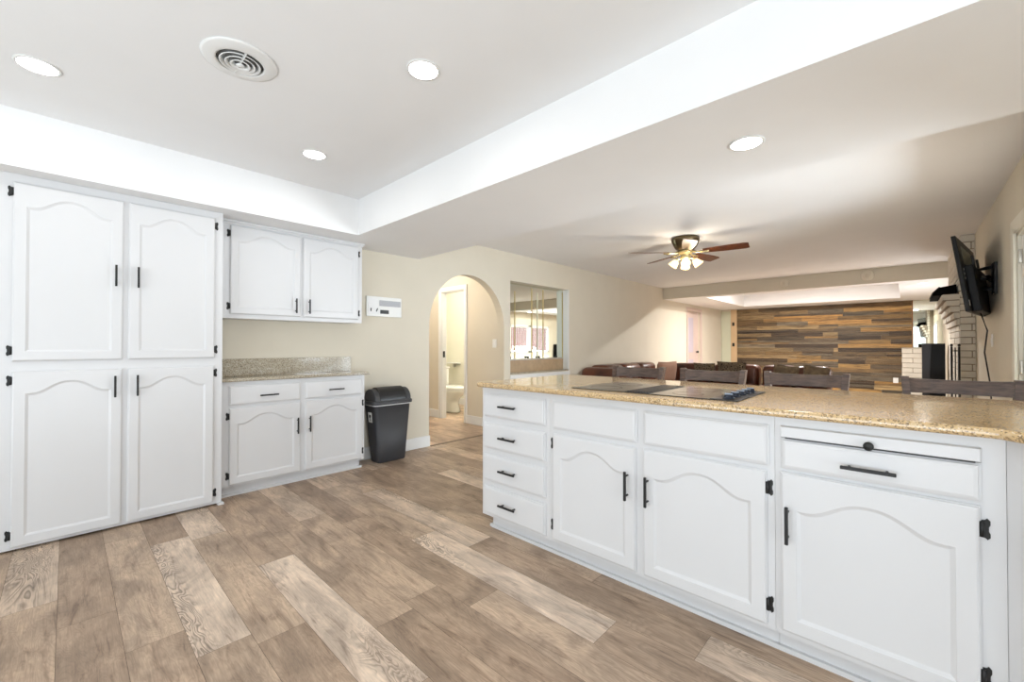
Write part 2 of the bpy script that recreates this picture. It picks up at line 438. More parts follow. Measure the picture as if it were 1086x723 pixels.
# ------------------------------------------------------------------ baseboards
def baseboard(name, segs):
    w = MB()
    for (x0, x1, y0, y1) in segs:
        w.box(x0, x1, y0, y1, 0, 0.125, bev=0.004, seg=1)
    struct(name, w, M['trim'])
baseboard('baseboard_left', [(XL, XL+0.015, 1.96, 2.888), (XL, XL+0.015, 4.15, 10.7)])
baseboard('baseboard_hall', [(-4.86+0.06, XL, 4.105, 4.12), (-6.3, DX0-0.075, 4.105, 4.12), (-6.3, -6.285, 2.7, 4.07)])
baseboard('baseboard_bathroom', [(-7.0, -4.36, 5.335, 5.35)])
baseboard('baseboard_right', [(XR-0.015, XR, 4.98, 7.19), (XR-0.015, XR, 9.0, 13.0)])

# ------------------------------------------------------------------ bathroom doorway (casing, door edge)
w = MB()
cw = 0.07
w.box(DX0-cw, DX0, 4.10, 4.12, 0, DZ+cw, bev=0.004, seg=1); w.box(DX1, DX1+cw-0.01, 4.10, 4.12, 0, DZ+cw, bev=0.004, seg=1)
w.box(DX0, DX1, 4.10, 4.12, DZ, DZ+cw, bev=0.004, seg=1)
w.box(DX0, DX0+0.012, 4.12, 4.20, 0, DZ); w.box(DX1-0.012, DX1, 4.12, 4.20, 0, DZ); w.box(DX0, DX1, 4.12, 4.2, DZ-0.012, DZ)
tr2 = struct('trim_2', w, M['trim'])
bx(DX0+0.012, DX0+0.015, 4.13, 4.17, 0.97, 1.07, bev=0.001, seg=1).build('strike_plate', M['black'], tr2)

# family room doorway in left wall and narrow door by the plank wall
w = MB()
w.box(XL, XL+0.02, 10.67, 10.75, 0, 2.12, bev=0.003, seg=1); w.box(XL, XL+0.02, 11.62, 11.72, 0, 2.12, bev=0.003, seg=1); w.box(XL, XL+0.02, 10.75, 11.62, 2.04, 2.12, bev=0.003, seg=1)
struct('trim_3', w, M['pink'])
d = bx(XL-0.09, XL-0.05, 10.75, 11.62, 0.01, 2.04).build('door_1', M['pink'], kind='structure')
w = MB(); w.box(XL-0.05, XL-0.042, 10.87, 11.25, 0.25, 0.80, bev=0.003, seg=1); w.box(XL-0.05, XL-0.042, 10.87, 11.25, 0.98, 1.88, bev=0.003, seg=1)
w.build('door_panel', M['lav'], d)
MB().lathe([(0.0, 0), (0.012, 0), (0.012, 0.03), (0.03, 0.04), (0.03, 0.065), (0.0, 0.07)], (XL-0.05, 11.45, 0.99), 14, 'x').build('door_knob', M['black'], d)
d = bx(XL+0.005, -3.76, YF-0.03, YF-0.001, 0.01, 2.16, bev=0.004, seg=1).build('door_2', M['green'], kind='structure')
w = MB(); w.box(-3.76, -3.60, YF-0.045, YF-0.001, 0, 2.20, bev=0.004, seg=1)
tr3 = w.build('trim_4', plain('tan_casing', (206, 176, 138), 0.5), kind='structure')
for z in (0.25, 1.18, 1.78):
    bx(-3.72, -3.66, YF-0.055, YF-0.045, z-0.05, z+0.05, bev=0.004).build('hinge', M['black'], tr3)

# ------------------------------------------------------------------ cabinets
class Fr:      # local frame: u along the face, d outwards, w up
    def __init__(s, o, u, dd): s.o = Vector(o); s.u = Vector(u); s.d = Vector(dd)
    def P(s, u, d, w_): return s.o+s.u*u+s.d*d+Vector((0, 0, w_))
def fbox(mb, fr, u0, u1, d0, d1, w0, w1, bev=0.0, seg=2, mi=0):
    v = [fr.P(a, b, c) for c in (w0, w1) for a, b in ((u0, d0), (u1, d0), (u1, d1), (u0, d1))]
    vs, fs = mb._add(v, [(3, 2, 1, 0), (4, 5, 6, 7), (0, 1, 5, 4), (1, 2, 6, 5), (2, 3, 7, 6), (3, 0, 4, 7)], mi)
    if bev:
        es = list({e for f in fs for e in f.edges})
        r = bmesh.ops.bevel(mb.bm, geom=es, offset=bev, segments=seg, affect='EDGES', profile=0.5)
        for f in r['faces']: f.material_index = mi
def slab(fr, u0, u1, w0, w1, panel=True, th=0.019, lip=0.010, mu=0.052, mb_=0.055, mt=0.122, ah=0.064):
    """door or drawer front with a stepped rim; doors get a recessed arched panel"""
    mb = MB()
    N = 28
    us = [i/N for i in range(N+1)]
    def ring(inset, d, arch=False, m=None):
        pts = []
        if not arch:
            a, b, c, e = u0+inset, u1-inset, w0+inset, w1-inset
            for t_ in us: pts.append((a+(b-a)*t_, d, c))
            for t_ in us[::-1]: pts.append((a+(b-a)*t_, d, e))
        else:
            a, b, c, e = u0+mu+inset, u1-mu-inset, w0+mb_+inset, w1-mt-inset
            for t_ in us: pts.append((a+(b-a)*t_, d, c))
            for t_ in us[::-1]:
                q = abs(2*t_-1)
                f = 0.5+0.5*math.cos(PI*min(1, (q/0.86)**1.2)) if q < 0.86 else 0
                if q >= 0.86: f = 0.04*(1-math.cos(2*PI*(q-0.86)/0.14))*0.0
                pts.append((a+(b-a)*t_, d, e+ah*f))
        return pts
    rings = [ring(0, 0.0005), ring(0, th*0.42), ring(lip*0.35, th*0.55), ring(lip*0.45, th*0.86), ring(lip, th)]
    if panel:
        rings += [ring(0, th, True), ring(0.0012, th-0.0014, True), ring(0.0115, th-0.0075, True), ring(0.014, th-0.0078, True)]
    n = len(rings[0])
    verts = [fr.P(*p) for r in rings for p in r]
    faces = []
    for i in range(len(rings)-1):
        for k in range(n): faces.append((i*n+k, i*n+(k+1) % n, (i+1)*n+(k+1) % n, (i+1)*n+k))
    L = (len(rings)-1)*n
    for k in range(N): faces.append((L+k, L+k+1, L+n-2-k, L+n-1-k))      # centre as strips
    faces.append(tuple(range(n))[::-1])
    mb._add(verts, faces)
    return mb
def bar_pull(fr, parent, u, w_, L, horiz, d0=0.019):
    mb = MB(); h = L/2; t_ = 0.0055; so = 0.030
    if horiz:
        fbox(mb, fr, u-h, u+h, d0+so-t_, d0+so+t_, w_-t_, w_+t_, 0.0015, 1)
        for q in (-0.68, 0.68): mb.tube([fr.P(u+q*h, d0-0.001, w_), fr.P(u+q*h, d0+so, w_)], 0.0045, 8)
    else:
        fbox(mb, fr, u-t_, u+t_, d0+so-t_, d0+so+t_, w_-h, w_+h, 0.0015, 1)
        for q in (-0.68, 0.68): mb.tube([fr.P(u, d0-0.001, w_+q*h), fr.P(u, d0+so, w_+q*h)], 0.0045, 8)
    return mb.build('handle', M['black'], parent)
def hinge(fr, parent, u, w_, side):
    # plate on the face frame beside the door edge; side = direction (+1/-1) from the door to the frame
    mb = MB(); s_ = side
    a = [(0.001, -0.024), (0.009, -0.026), (0.013, -0.031), (0.019, -0.024), (0.019, -0.013), (0.016, -0.006), (0.016, 0.006), (0.019, 0.013), (0.019, 0.024), (0.013, 0.031), (0.009, 0.026), (0.001, 0.024)]
    n = len(a)
    v = [fr.P(u+s_*p, d, w_+q) for d in (0.0, 0.004) for p, q in a]
    mb._add(v, [tuple(range(n))[::-1], tuple(range(n, 2*n))]+[(i, (i+1) % n, n+(i+1) % n, n+i) for i in range(n)])
    mb.tube([fr.P(u+s_*0.002, 0.010, w_-0.022), fr.P(u+s_*0.002, 0.010, w_+0.022)], 0.0058, 8)
    mb.build('hinge', M['black'], parent)
def door(fr, parent, u0, u1, w0, w1, hs, handle=None, hz=None, mt=0.122, **k):
    """hs: 'l' or 'r' hinge side; handle=(u, w, length); hz=hinge heights"""
    d = slab(fr, u0, u1, w0, w1, True, mt=mt, **k).build('door', M['white'], parent)
    if handle: bar_pull(fr, d, handle[0], handle[1], handle[2], False)
    for z in hz or (w0+0.055, w1-0.06):
        hinge(fr, d, u0 if hs == 'l' else u1, z, -1 if hs == 'l' else 1)
    return d
def drawer(fr, parent, u0, u1, w0, w1, handle=None, name='drawer'):
    d = slab(fr, u0, u1, w0, w1, False, lip=0.016).build(name, M['white'], parent)
    if handle: bar_pull(fr, d, handle[0], handle[1], handle[2], True)
    return d
def toe(mb, fr, u0, u1, depth=0.06, shoe=True, ext=0.0):
    fbox(mb, fr, u0, u1, -depth-0.02, -depth, 0, 0.09)
    if shoe: fbox(mb, fr, u0-ext, u1+ext, -depth, -depth+0.016, 0, 0.018)
def sill(mb, fr, u0, u1, w0, w1):    # face-frame lower edge bead
    fbox(mb, fr, u0, u1, -0.001, 0.004, w0, w1, 0.0015, 1)

# peninsula cabinets : face frame at y=1.835 facing -y
FP = Fr((0, 1.835, 0), (1, 0, 0), (0, -1, 0))
BKP = 2.45
def pen_body(parent, x0, x1, left_end=False):
    m = MB(); m.box(x0, x1, 1.835, BKP, 0.092, 0.9)
    o = m.build('body', M['white'], parent)
    m = MB(); toe(m, FP, x0+(0.035 if left_end else 0), x1)
    if left_end:
        m.box(x0+0.018, x0+0.035, 1.88, BKP-0.03, 0, 0.018, bev=0.004)
        m.box(x0+0.035, x0+0.05, 1.90, BKP-0.03, 0, 0.09)
    m.build('toe_kick', M['white'], parent)
c = thing('drawer_cabinet', 'white cabinet with four stacked drawers at the left end of the peninsula', 'cabinet', (-1.7, 2.1, 0))
pen_body(c, -1.985, -1.436, True)
for z0, z1 in ((0.716, 0.863), (0.520, 0.679), (0.316, 0.484), (0.108, 0.283)):
    drawer(FP, c, -1.962, -1.466, z0, z1, (-1.735, (z0+z1)/2+0.003, 0.135))
c = thing('cooktop_cabinet', 'white two-door peninsula cabinet under the cooktop with two blank top panels', 'cabinet', (-0.9, 2.1, 0))
pen_body(c, -1.435, -0.366)
drawer(FP, c, -1.411, -0.919, 0.709, 0.863, name='false_drawer_front'); drawer(FP, c, -0.886, -0.383, 0.709, 0.863, name='false_drawer_front')
door(FP, c, -1.411, -0.926, 0.110, 0.684, 'l', (-0.962, 0.508, 0.135), (0.185, 0.628))
door(FP, c, -0.888, -0.391, 0.110, 0.690, 'r', (-0.862, 0.503, 0.135), (0.187, 0.626), mt=0.126)
c = thing('single_door_cabinet', 'white peninsula cabinet with one wide door, one drawer and a pull-out cutting board', 'cabinet', (-0.1, 2.1, 0))
pen_body(c, -0.365, 0.203)
dw = drawer(FP, c, -0.345, 0.155, 0.709, 0.8215, (-0.097, 0.756, 0.14))
cb_ = slab(FP, -0.345, 0.155, 0.8245, 0.866, False, lip=0.003).build('cutting_board', M['white'], c)
MB().lathe([(0, 0), (0.006, 0), (0.006, 0.012), (0.014, 0.018), (0.014, 0.026), (0.010, 0.030), (0, 0.031)], (-0.094, 1.816, 0.835), 16, 'y', mat=Matrix.Rotation(PI, 3, 'Z')).build('knob', M['black'], cb_)
MB().box(-0.330, 0.143, 1.8175, 1.833, 0.8215, 0.8245).build('slot_shade', M['candark'], c, label='dark strip for the shade between cutting board and drawer')  # black box stands in for the shade in this joint
door(FP, c, -0.347, 0.153, 0.112, 0.697, 'r', (-0.322, 0.512, 0.135), (0.205, 0.632), mt=0.133)
# diagonal corner cabinet
q = 0.7071
FD = Fr((0.204, 1.835, 0), (q, -q, 0), (-q, -q, 0))
c = thing('corner_cabinet', 'white angled corner cabinet at the right end of the peninsula', 'cabinet', (0.6, 2.0, 0))
m = MB(); m.prism([(0.204, 1.835), (0.62, 1.419), (1.25, 1.419), (1.25, BKP), (0.204, BKP)], 0.092, 0.9, 'z'); m.build('body', M['white'], c)
m = MB(); m.prism([(0.204, 1.895), (0.65, 1.479), (1.2, 1.479), (1.2, BKP-0.02), (0.204, BKP-0.02)], 0, 0.092, 'z'); m.build('toe_kick', M['white'], c)
door(FD, c, 0.065, 0.535, 0.112, 0.865, 'r', (0.10, 0.6, 0.135))

# ---- worktop
def offset_poly_top(name, poly, z0, z1, mat, parent=None, bev=0.011):
    return MB().prism(poly, z0, z1, 'z', bev=bev, seg=3).build(name, mat, parent)
def rc(cx, cy, r, a0, a1, n=5): return [(cx+r*math.cos(R(a0+(a1-a0)*i/n)), cy+r*math.sin(R(a0+(a1-a0)*i/n))) for i in range(n+1)]
poly = rc(-2.005+0.03, 1.785+0.03, 0.03, 180, 270)+[(0.17, 1.785), (0.185, 1.782), (0.62, 1.35), (1.3, 1.35), (1.3, 2.77)]+rc(-2.005+0.03, 2.77-0.03, 0.03, 90, 180)
ct = offset_poly_top('granite_worktop', poly, 0.901, 0.931, M['granite'], bev=0.012)
tag(ct, 'long gold speckled granite worktop on the peninsula', 'worktop')

# ---- cooktop
c = thing('cooktop', 'black glass electric cooktop set into the granite peninsula', 'cooktop', (-0.92, 2.13, 0.931))
bx(-1.337, -0.508, 1.895, 2.378, 0.931, 0.935, bev=0.0015, seg=1).build('glass_top', M['cooktop'], c)
m = MB()
for a in range(8): m.box(-1.018+a*0.0143, -1.018+a*0.0143+0.009, 1.92, 2.355, 0.935, 0.939, bev=0.001, seg=1)
m.box(-1.024, -0.902, 1.91, 2.365, 0.9345, 0.9362)
m.build('vent_grille', M['cookdark'], c)
bx(-0.620, -0.512, 1.90, 2.373, 0.935, 0.9362).build('control_strip', M['cookdark'], c)
for yk in (1.955, 2.045, 2.130, 2.212, 2.294):
    kn = MB().lathe([(0, 0.9362), (0.024, 0.9362), (0.024, 0.941), (0.019, 0.944), (0.018, 0.952), (0.0, 0.953)], (-0.560, yk, 0), 18).build('knob', M['knob'], c)
    MB().box(-0.576, -0.544, yk-0.004, yk+0.004, 0.9525, 0.958, bev=0.002).build('knob_grip', M['knobcap'], kn)
ringm = plain('burner_ring_grey', (92, 92, 92), 0.2)
for (bx_, by_, br) in ((-1.20, 2.03, 0.085), (-1.18, 2.26, 0.07), (-0.76, 2.03, 0.07), (-0.76, 2.26, 0.085)):
    MB().lathe([(br-0.003, 0.9351), (br, 0.9351), (br, 0.9354), (br-0.003, 0.9354)], (bx_, by_, 0), 40).build('burner_ring', ringm, c)

# ---- tall pantry cabinet, face at x=-3.675 facing +x
FT = Fr((-3.677, 0, 0), (0, 1, 0), (1, 0, 0))
c = thing('pantry_cabinet', 'tall white four-door pantry cabinet reaching up to the soffit at the left', 'cabinet', (-3.85, 0.27, 0))
bx(XL+0.001, -3.677, -0.262, 0.787, 0.012, ZS-0.001).build('body', M['white'], c)
door(FT, c, -0.214, 0.248, 1.073, 2.092, 'l', (0.212, 1.605, 0.135), (1.135, 2.035), mt=0.135, ah=0.07)
door(FT, c, 0.272, 0.738, 1.073, 2.092, 'r', (0.318, 1.605, 0.135), (1.135, 2.035), mt=0.135, ah=0.07)
door(FT, c, -0.212, 0.248, 0.026, 1.016, 'l', (0.212, 0.905, 0.135), (0.095, 0.965), mt=0.125, ah=0.065)
door(FT, c, 0.272, 0.736, 0.026, 1.016, 'r', (0.318, 0.905, 0.135), (0.095, 0.965), mt=0.125, ah=0.065)
bx(-3.70, -3.650, 0.762, 0.80, 0, 0.016, bev=0.003).build('foot', M['white'], c)

# ---- wall cabinet, frame at x=-3.819
FU = Fr((-3.819, 0, 0), (0, 1, 0), (1, 0, 0))
c = thing('wall_cabinet', 'white two-door wall cabinet hung above the small granite counter', 'cabinet', (-3.92, 1.37, 1.375))
bx(XL+0.001, -3.819, 0.788, 1.945, 1.376, ZS-0.012).build('body', M['white'], c)
m = MB(); fbox(m, FU, 0.788, 1.965, 0, 0.024, 2.122, ZS-0.001, 0.005, 2); fbox(m, FU, 0.788, 1.955, 0, 0.012, 2.106, 2.123, 0.003, 1)
m.box(-3.819, -4.02, 1.945, 1.965, 2.122, ZS-0.001)
m.build('crown_moulding', M['white'], c)
door(FU, c, 0.862, 1.384, 1.408, 2.098, 'l', (1.338, 1.50, 0.125), (1.47, 2.035), mt=0.115)
door(FU, c, 1.402, 1.905, 1.408, 2.098, 'r', (1.447, 1.50, 0.125), (1.47, 2.035), mt=0.115)

# ---- lower cabinet
FL = Fr((-3.769, 0, 0), (0, 1, 0), (1, 0, 0))
c = thing('base_cabinet', 'white base cabinet with two drawers and two doors beside the trash can', 'cabinet', (-3.9, 1.37, 0))
bx(XL+0.001, -3.769, 0.788, 1.949, 0.085, 0.884).build('body', M['white'], c)
m = MB(); toe(m, FL, 0.788, 1.93, 0.055, ext=0.0); m.box(-3.824, XL+0.02, 1.915, 1.93, 0, 0.09); m.box(-3.824-0.0, -3.806, 1.93, 1.945, 0, 0.018, bev=0.003)
m.build('toe_kick', M['white'], c)
drawer(FL, c, 0.851, 1.367, 0.703, 0.852, (1.12, 0.768, 0.135)); drawer(FL, c, 1.405, 1.921, 0.703, 0.852, (1.665, 0.772, 0.135))
door(FL, c, 0.851, 1.367, 0.098, 0.684, 'l', (1.338, 0.49, 0.135), (0.168, 0.621))
door(FL, c, 1.405, 1.921, 0.098, 0.688, 'r', (1.437, 0.492, 0.135), (0.168, 0.621))
c = thing('granite_counter', 'short grey tan granite counter with backsplash between pantry and trash can', 'worktop', (-3.9, 1.37, 0.885))
MB().box(XL+0.001, -3.733, 0.789, 1.988, 0.885, 0.911, bev=0.009, seg=3).build('slab', M['granite2'], c)
m = MB(); m.box(XL+0.001, XL+0.021, 0.789, 1.93, 0.911, 1.053, bev=0.002, seg=1); m.build('backsplash', M['granite2'], c)
bx(XL+0.021, -3.80, 0.789, 0.808, 0.911, 1.040, bev=0.002, seg=1).build('side_splash', M['granite2'], c)

# ------------------------------------------------------------------ trash can
c = thing('trash_can', 'charcoal plastic trash can with a domed hood lid beside the base cabinet', 'trash can', (-3.87, 2.27, 0))
def rrect(x0, x1, y0, y1, r, n=4):
    return rc(x0+r, y0+r, r, 180, 270, n)+rc(x1-r, y0+r, r, 270, 360, n)+rc(x1-r, y1-r, r, 0, 90, n)+rc(x0+r, y1-r, r, 90, 180, n)
def loft(rings, mats=None, close=True):
    mb = MB(); n = len(rings[0]); v = [p for r in rings for p in r]; f = []
    for i in range(len(rings)-1):
        for k in range(n): f.append((i*n+k, i*n+(k+1) % n, (i+1)*n+(k+1) % n, (i+1)*n+k))
    if close: f += [tuple(range(n))[::-1], tuple(range((len(rings)-1)*n, len(rings)*n))]
    mb._add(v, f, 0, True); return mb
def R3(x0, x1, y0, y1, r, z): return [(a, b, z) for a, b in rrect(x0, x1, y0, y1, r)]
b = loft([R3(-3.955, -3.785, 2.115, 2.415, 0.03, 0.0), R3(-3.96, -3.78, 2.11, 2.42, 0.035, 0.012), R3(-3.995, -3.757, 2.058, 2.462, 0.04, 0.575)]).build('bin', M['canbody'], c)
loft([R3(-3.999, -3.753, 2.054, 2.466, 0.04, 0.566), R3(-4.0, -3.752, 2.053, 2.467, 0.04, 0.578)]).build('bag_edge', M['bag'], c)
lid = loft([R3(-4.008, -3.742, 2.040, 2.480, 0.045, 0.578), R3(-4.010, -3.740, 2.038, 2.482, 0.045, 0.584), R3(-4.010, -3.740, 2.038, 2.482, 0.045, 0.606), R3(-4.002, -3.750, 2.048, 2.472, 0.04, 0.614)]).build('lid_rim', M['canlid'], c)
def dome(y0, y1, r, h, cx=-3.876, z0=0.612, n=16):
    mb = MB(); pr_ = [(cx+r*math.cos(PI*i/n), z0+h*math.sin(PI*i/n)) for i in range(n+1)]
    mb.prism(pr_, y0, y1, 'y', bev=0.006); return mb
dome(2.060, 2.110, 0.118, 0.118).build('hood_end', M['canlid'], c)
dome(2.410, 2.460, 0.118, 0.118).build('hood_end', M['canlid'], c)
dome(2.111, 2.409, 0.112, 0.132).build('swing_flap', M['candark'], c)
ysl = lambda z_: 2.11-0.052*(z_-0.012)/0.563
m = MB(); m.prism([(ysl(0.40)-0.002, 0.40), (ysl(0.50)-0.002, 0.50), (ysl(0.50)+0.001, 0.50), (ysl(0.40)+0.001, 0.40)], -3.915, -3.845, 'x'); m.build('sticker', M['plate'], c, label='white square sticker')
m = MB(); m.lathe([(0.0, 0), (0.018, 0), (0.018, 0.001), (0, 0.001)], (-3.88, ysl(0.455)-0.004, 0.462), 16, 'y'); m.tube([(-3.88, ysl(0.44)-0.002, 0.45), (-3.874, ysl(0.415)-0.002, 0.415)], 0.005, 6); m.build('sticker_mark', M['candark'], c)

# ------------------------------------------------------------------ intercom, switches
c = thing('intercom_panel', 'white wall intercom panel with speaker grille beside the wall cabinet', 'intercom', (XL, 2.30, 1.57))
bx(XL, XL+0.022, 2.095, 2.50, 1.465, 1.672, bev=0.004).build('housing', M['plate'], c)
bx(XL+0.022, XL+0.027, 2.235, 2.485, 1.575, 1.635, bev=0.002, seg=1).build('speaker_grille', M['grey'], c)
bx(XL+0.022, XL+0.026, 2.245, 2.345, 1.495, 1.535, bev=0.002, seg=1).build('display', M['candark'], c)
for y_ in (2.14, 2.20):
    m = MB(); m.tube([(XL+0.024, y_, 1.515), (XL+0.03, y_+(0.012 if y_ > 2.18 else 0), 1.548)], 0.005, 6); m.build('dial_pointer', M['black'], c)
m = MB(); m.box(XL+0.022, XL+0.025, 2.11, 2.222, 1.488, 1.65, bev=0.003, seg=1); m.build('control_panel', M['ceil'], c)
def plate(name, label, loc, nx, w_=0.075, h=0.118, dark=False, cat='switch'):
    # nx: outward axis ('x+','x-','y-')
    c = thing(name, label, cat, loc); x, y, z = loc
    if nx[0] == 'x':
        s_ = 1 if nx == 'x+' else -1
        bx(x, x+s_*0.007, y-w_/2, y+w_/2, z-h/2, z+h/2, bev=0.002).build('cover_plate', M['plate'], c)
        bx(x+s_*0.007, x+s_*0.012, y-0.012, y+0.012, z-0.025, z+0.025, bev=0.002).build('rocker', M['plate'], c)
    else:
        bx(x-w_/2, x+w_/2, y-0.007, y, z-h/2, z+h/2, bev=0.002).build('cover_plate', M['plate'], c)
        bx(x-0.012, x+0.012, y-0.012, y-0.007, z-0.025, z+0.025, bev=0.002).build('rocker', M['plate'], c)
plate('light_switch', 'white light switch on the hall wall seen through the arch', (-4.215, 4.12, 1.19), 'y-')
plate('light_switch', 'white light switch low on the right wall below the television', (XR, 5.93, 1.21), 'x-')
plate('wall_outlet', 'small white outlet at the right end of the plank wall', (-0.198, YF-0.032, 0.34), 'y-', 0.09, 0.12, cat='outlet')

# ------------------------------------------------------------------ niche with mirrored doors
c = thing('mirrored_niche_doors', 'gold-framed mirrored doors in the shallow wall niche beside the arch', 'mirror', (XL-0.1, 4.93, 0.95))
m = MB(); gx = XL-TK+0.001
bx(gx, gx+0.006, YN0+0.002, YN1-0.002, 0.945, ZN1-0.001).build('mirror_pane', M['mirror'], c)
def yat(px):  # y on the mirror plane seen at a photo column
    a = math.atan((px-543)/444.8)-R(43.28); return (XL-TK)/math.tan(a) if abs(a) > 1e-6 else 0
for a, b in ((545.5, 1), (563.5, 1.3), (575.5, 1.3), (596.2, 1.6)):
    y_ = yat(a); bx(gx+0.006, gx+0.012, y_-0.008*b, y_+0.008*b, 0.955, ZN1-0.04 if b > 1.1 else ZN1-0.12, bev=0.002, seg=1).build('frame_bar', M['gold'], c)
y_ = yat(569.5); bx(gx+0.006, gx+0.012, y_-0.008, y_+0.008, 0.955, ZN1-0.10).build('centre_seam', M['green'], c)
bx(gx+0.006, gx+0.016, YN0+0.01, YN1-0.02, 0.945, 0.968, bev=0.002, seg=1).build('frame_bar', M['steel'], c)
for y_ in (4.33, 4.72, 4.98, 5.42):
    MB().lathe([(0, 0), (0.014, 0), (0.018, 0.02), (0, 0.024)], (gx+0.016, y_, 0.985), 12, 'x').build('clip', M['black'], c)
c = thing('niche_ledge', 'granite ledge and backsplash at the bottom of the mirrored wall niche', 'ledge', (XL, 4.93, 0.755))
bx(gx, XL+0.012, YN0+0.001, YN1-0.001, 0.7555, 0.775, bev=0.003).build('slab', M['granite2'], c)
bx(gx, gx+0.018, YN0+0.001, YN1-0.001, 0.775, 0.944).build('backsplash', plain('tan_backsplash_stone', (176, 150, 118), 0.25, var=0.08, vscale=14), c)
struct('trim_5', bx(XL, XL+0.02, YN0-0.01, YN1+0.02, 0.66, 0.745, bev=0.003), M['trim'])
w = MB(); w.box(XL-TK+0.02, XL+0.002, YN1-0.006, YN1+0.001, 0.776, ZN1); w.box(XL, XL+0.004, YN1-0.001, YN1+0.02, 0.746, ZN1)
struct('trim_6', w, M['trim'])

# ------------------------------------------------------------------ ceiling fittings
def canlight(x, y, z, label, power, group='recessed lights in the kitchen ceiling', r=0.078):
    c = thing('recessed_light', label, 'ceiling light', (x, y, z), group)
    MB().lathe([(r-0.012, z-0.0005), (r, z-0.0005), (r+0.001, z-0.004), (r-0.012, z-0.006)], (x, y, 0), 32).build('trim_ring', M['trim'], c)
    MB().lathe([(0, z-0.0005), (r-0.011, z-0.0005), (r-0.011, z-0.0045), (0, z-0.0045)], (x, y, 0), 32).build('diffuser', M['lamp'] if y < 9 or z > ZS+0.2 else M['lamp_dim'], c)
    l = bpy.data.lights.new('lamp', 'AREA'); l.shape = 'DISK'; l.size = 2*r-0.03; l.energy = power; l.color = (1.0, 0.98, 0.95)
    o = bpy.data.objects.new('recessed_lamp', l); COL.objects.link(o); o.location = (0, 0, -0.012); o.parent = c
    return c
canlight(-2.916, -0.101, ZC, 'recessed light at the far left of the kitchen ceiling, near the pantry', LAMPS['can'])
canlight(-1.643, 1.138, ZC, 'recessed light right of the round vent, nearest the soffit edge centre', LAMPS['can'])
canlight(-2.910, 1.140, ZC, 'recessed light above the base cabinet, smallest in the kitchen tray', LAMPS['can'])
canlight(-0.557, 2.239, ZS, 'recessed light in the lowered soffit over the peninsula', LAMPS['soffit_can'], 'recessed light in the soffit')
canlight(0.20, 9.55+0.25, 2.205, 'recessed light in the far ceiling, nearer the beam and fireplace', LAMPS['family_can']*0.02, 'recessed lights in the family room ceiling', 0.07)
canlight(-3.6, 11.0, 2.205, 'recessed light in the far ceiling at its left edge', LAMPS['family_can'], 'recessed lights in the family room ceiling', 0.05) if False else None
# hidden-side kitchen light behind the viewer
canlight(-1.64, -0.10, ZC, 'recessed light directly above the viewer', LAMPS['can'])
# tray lights of the family room
for i, (x, y) in enumerate(((-2.0, 10.35), (-1.2, 10.35))):
    canlight(x, y, ZC+0.06, ('left', 'right')[i]+' recessed light up inside the far tray ceiling', LAMPS['family_can'], 'recessed lights in the family room ceiling')

c = thing('ceiling_vent', 'round white ceiling air vent with concentric rings in the kitchen', 'vent', (-2.19, 0.53, ZC))
R0 = 0.148; z = ZC
MB().lathe([(0.092, z-0.001), (R0, z-0.001), (R0+0.001, z-0.005), (R0-0.01, z-0.009), (0.10, z-0.018), (0.092, z-0.016)], (-2.19, 0.53, 0), 48).build('outer_ring', M['trim'], c)
for r_, zz in ((0.074, 0.020), (0.053, 0.023), (0.033, 0.026)):
    MB().lathe([(r_-0.010, z-zz+0.012), (r_-0.008, z-zz+0.012), (r_+0.007, z-zz), (r_+0.004, z-zz-0.002), ], (-2.19, 0.53, 0), 40).build('cone_ring', M['trim'], c)
MB().lathe([(0.0, z-0.020), (0.010, z-0.02), (0.017, z-0.027), (0.0, z-0.030)], (-2.19, 0.53, 0), 24).build('centre_cone', M['trim'], c)
MB().lathe([(0.0, z-0.0005), (0.095, z-0.0005), (0.095, z-0.003), (0, z-0.003)], (-2.19, 0.53, 0), 40).build('duct_throat', plain('duct_grey', (110, 110, 108), 0.7), c)
m = MB(); m.box(-2.285, -2.095, 0.528, 0.532, z-0.022, z-0.006); m.build('crossbar', M['trim'], c)
for (x, z_, nm, lb) in ((-1.675, 2.335, 'smoke_detector', 'smaller round detector on the beam above the plank wall'), (-0.478, 2.345, 'smoke_detector', 'larger round smoke detector on the beam near the fireplace')):
    c = thing(nm, lb, 'smoke detector', (x, 9.28, z_)); rr = 0.075 if x < -1 else 0.09
    MB().lathe([(0, -0.035), (rr*0.7, -0.035), (rr*0.95, -0.02), (rr, 0), (0, 0)], (x, 9.28, z_), 24, 'y').build('case', plain('detector_cream', (220, 212, 196), 0.5), c)
    MB().lathe([(0, -0.040), (rr*0.35, -0.040), (rr*0.4, -0.035), (0, -0.035)], (x, 9.28, z_), 18, 'y').build('grille', M['wall'], c)

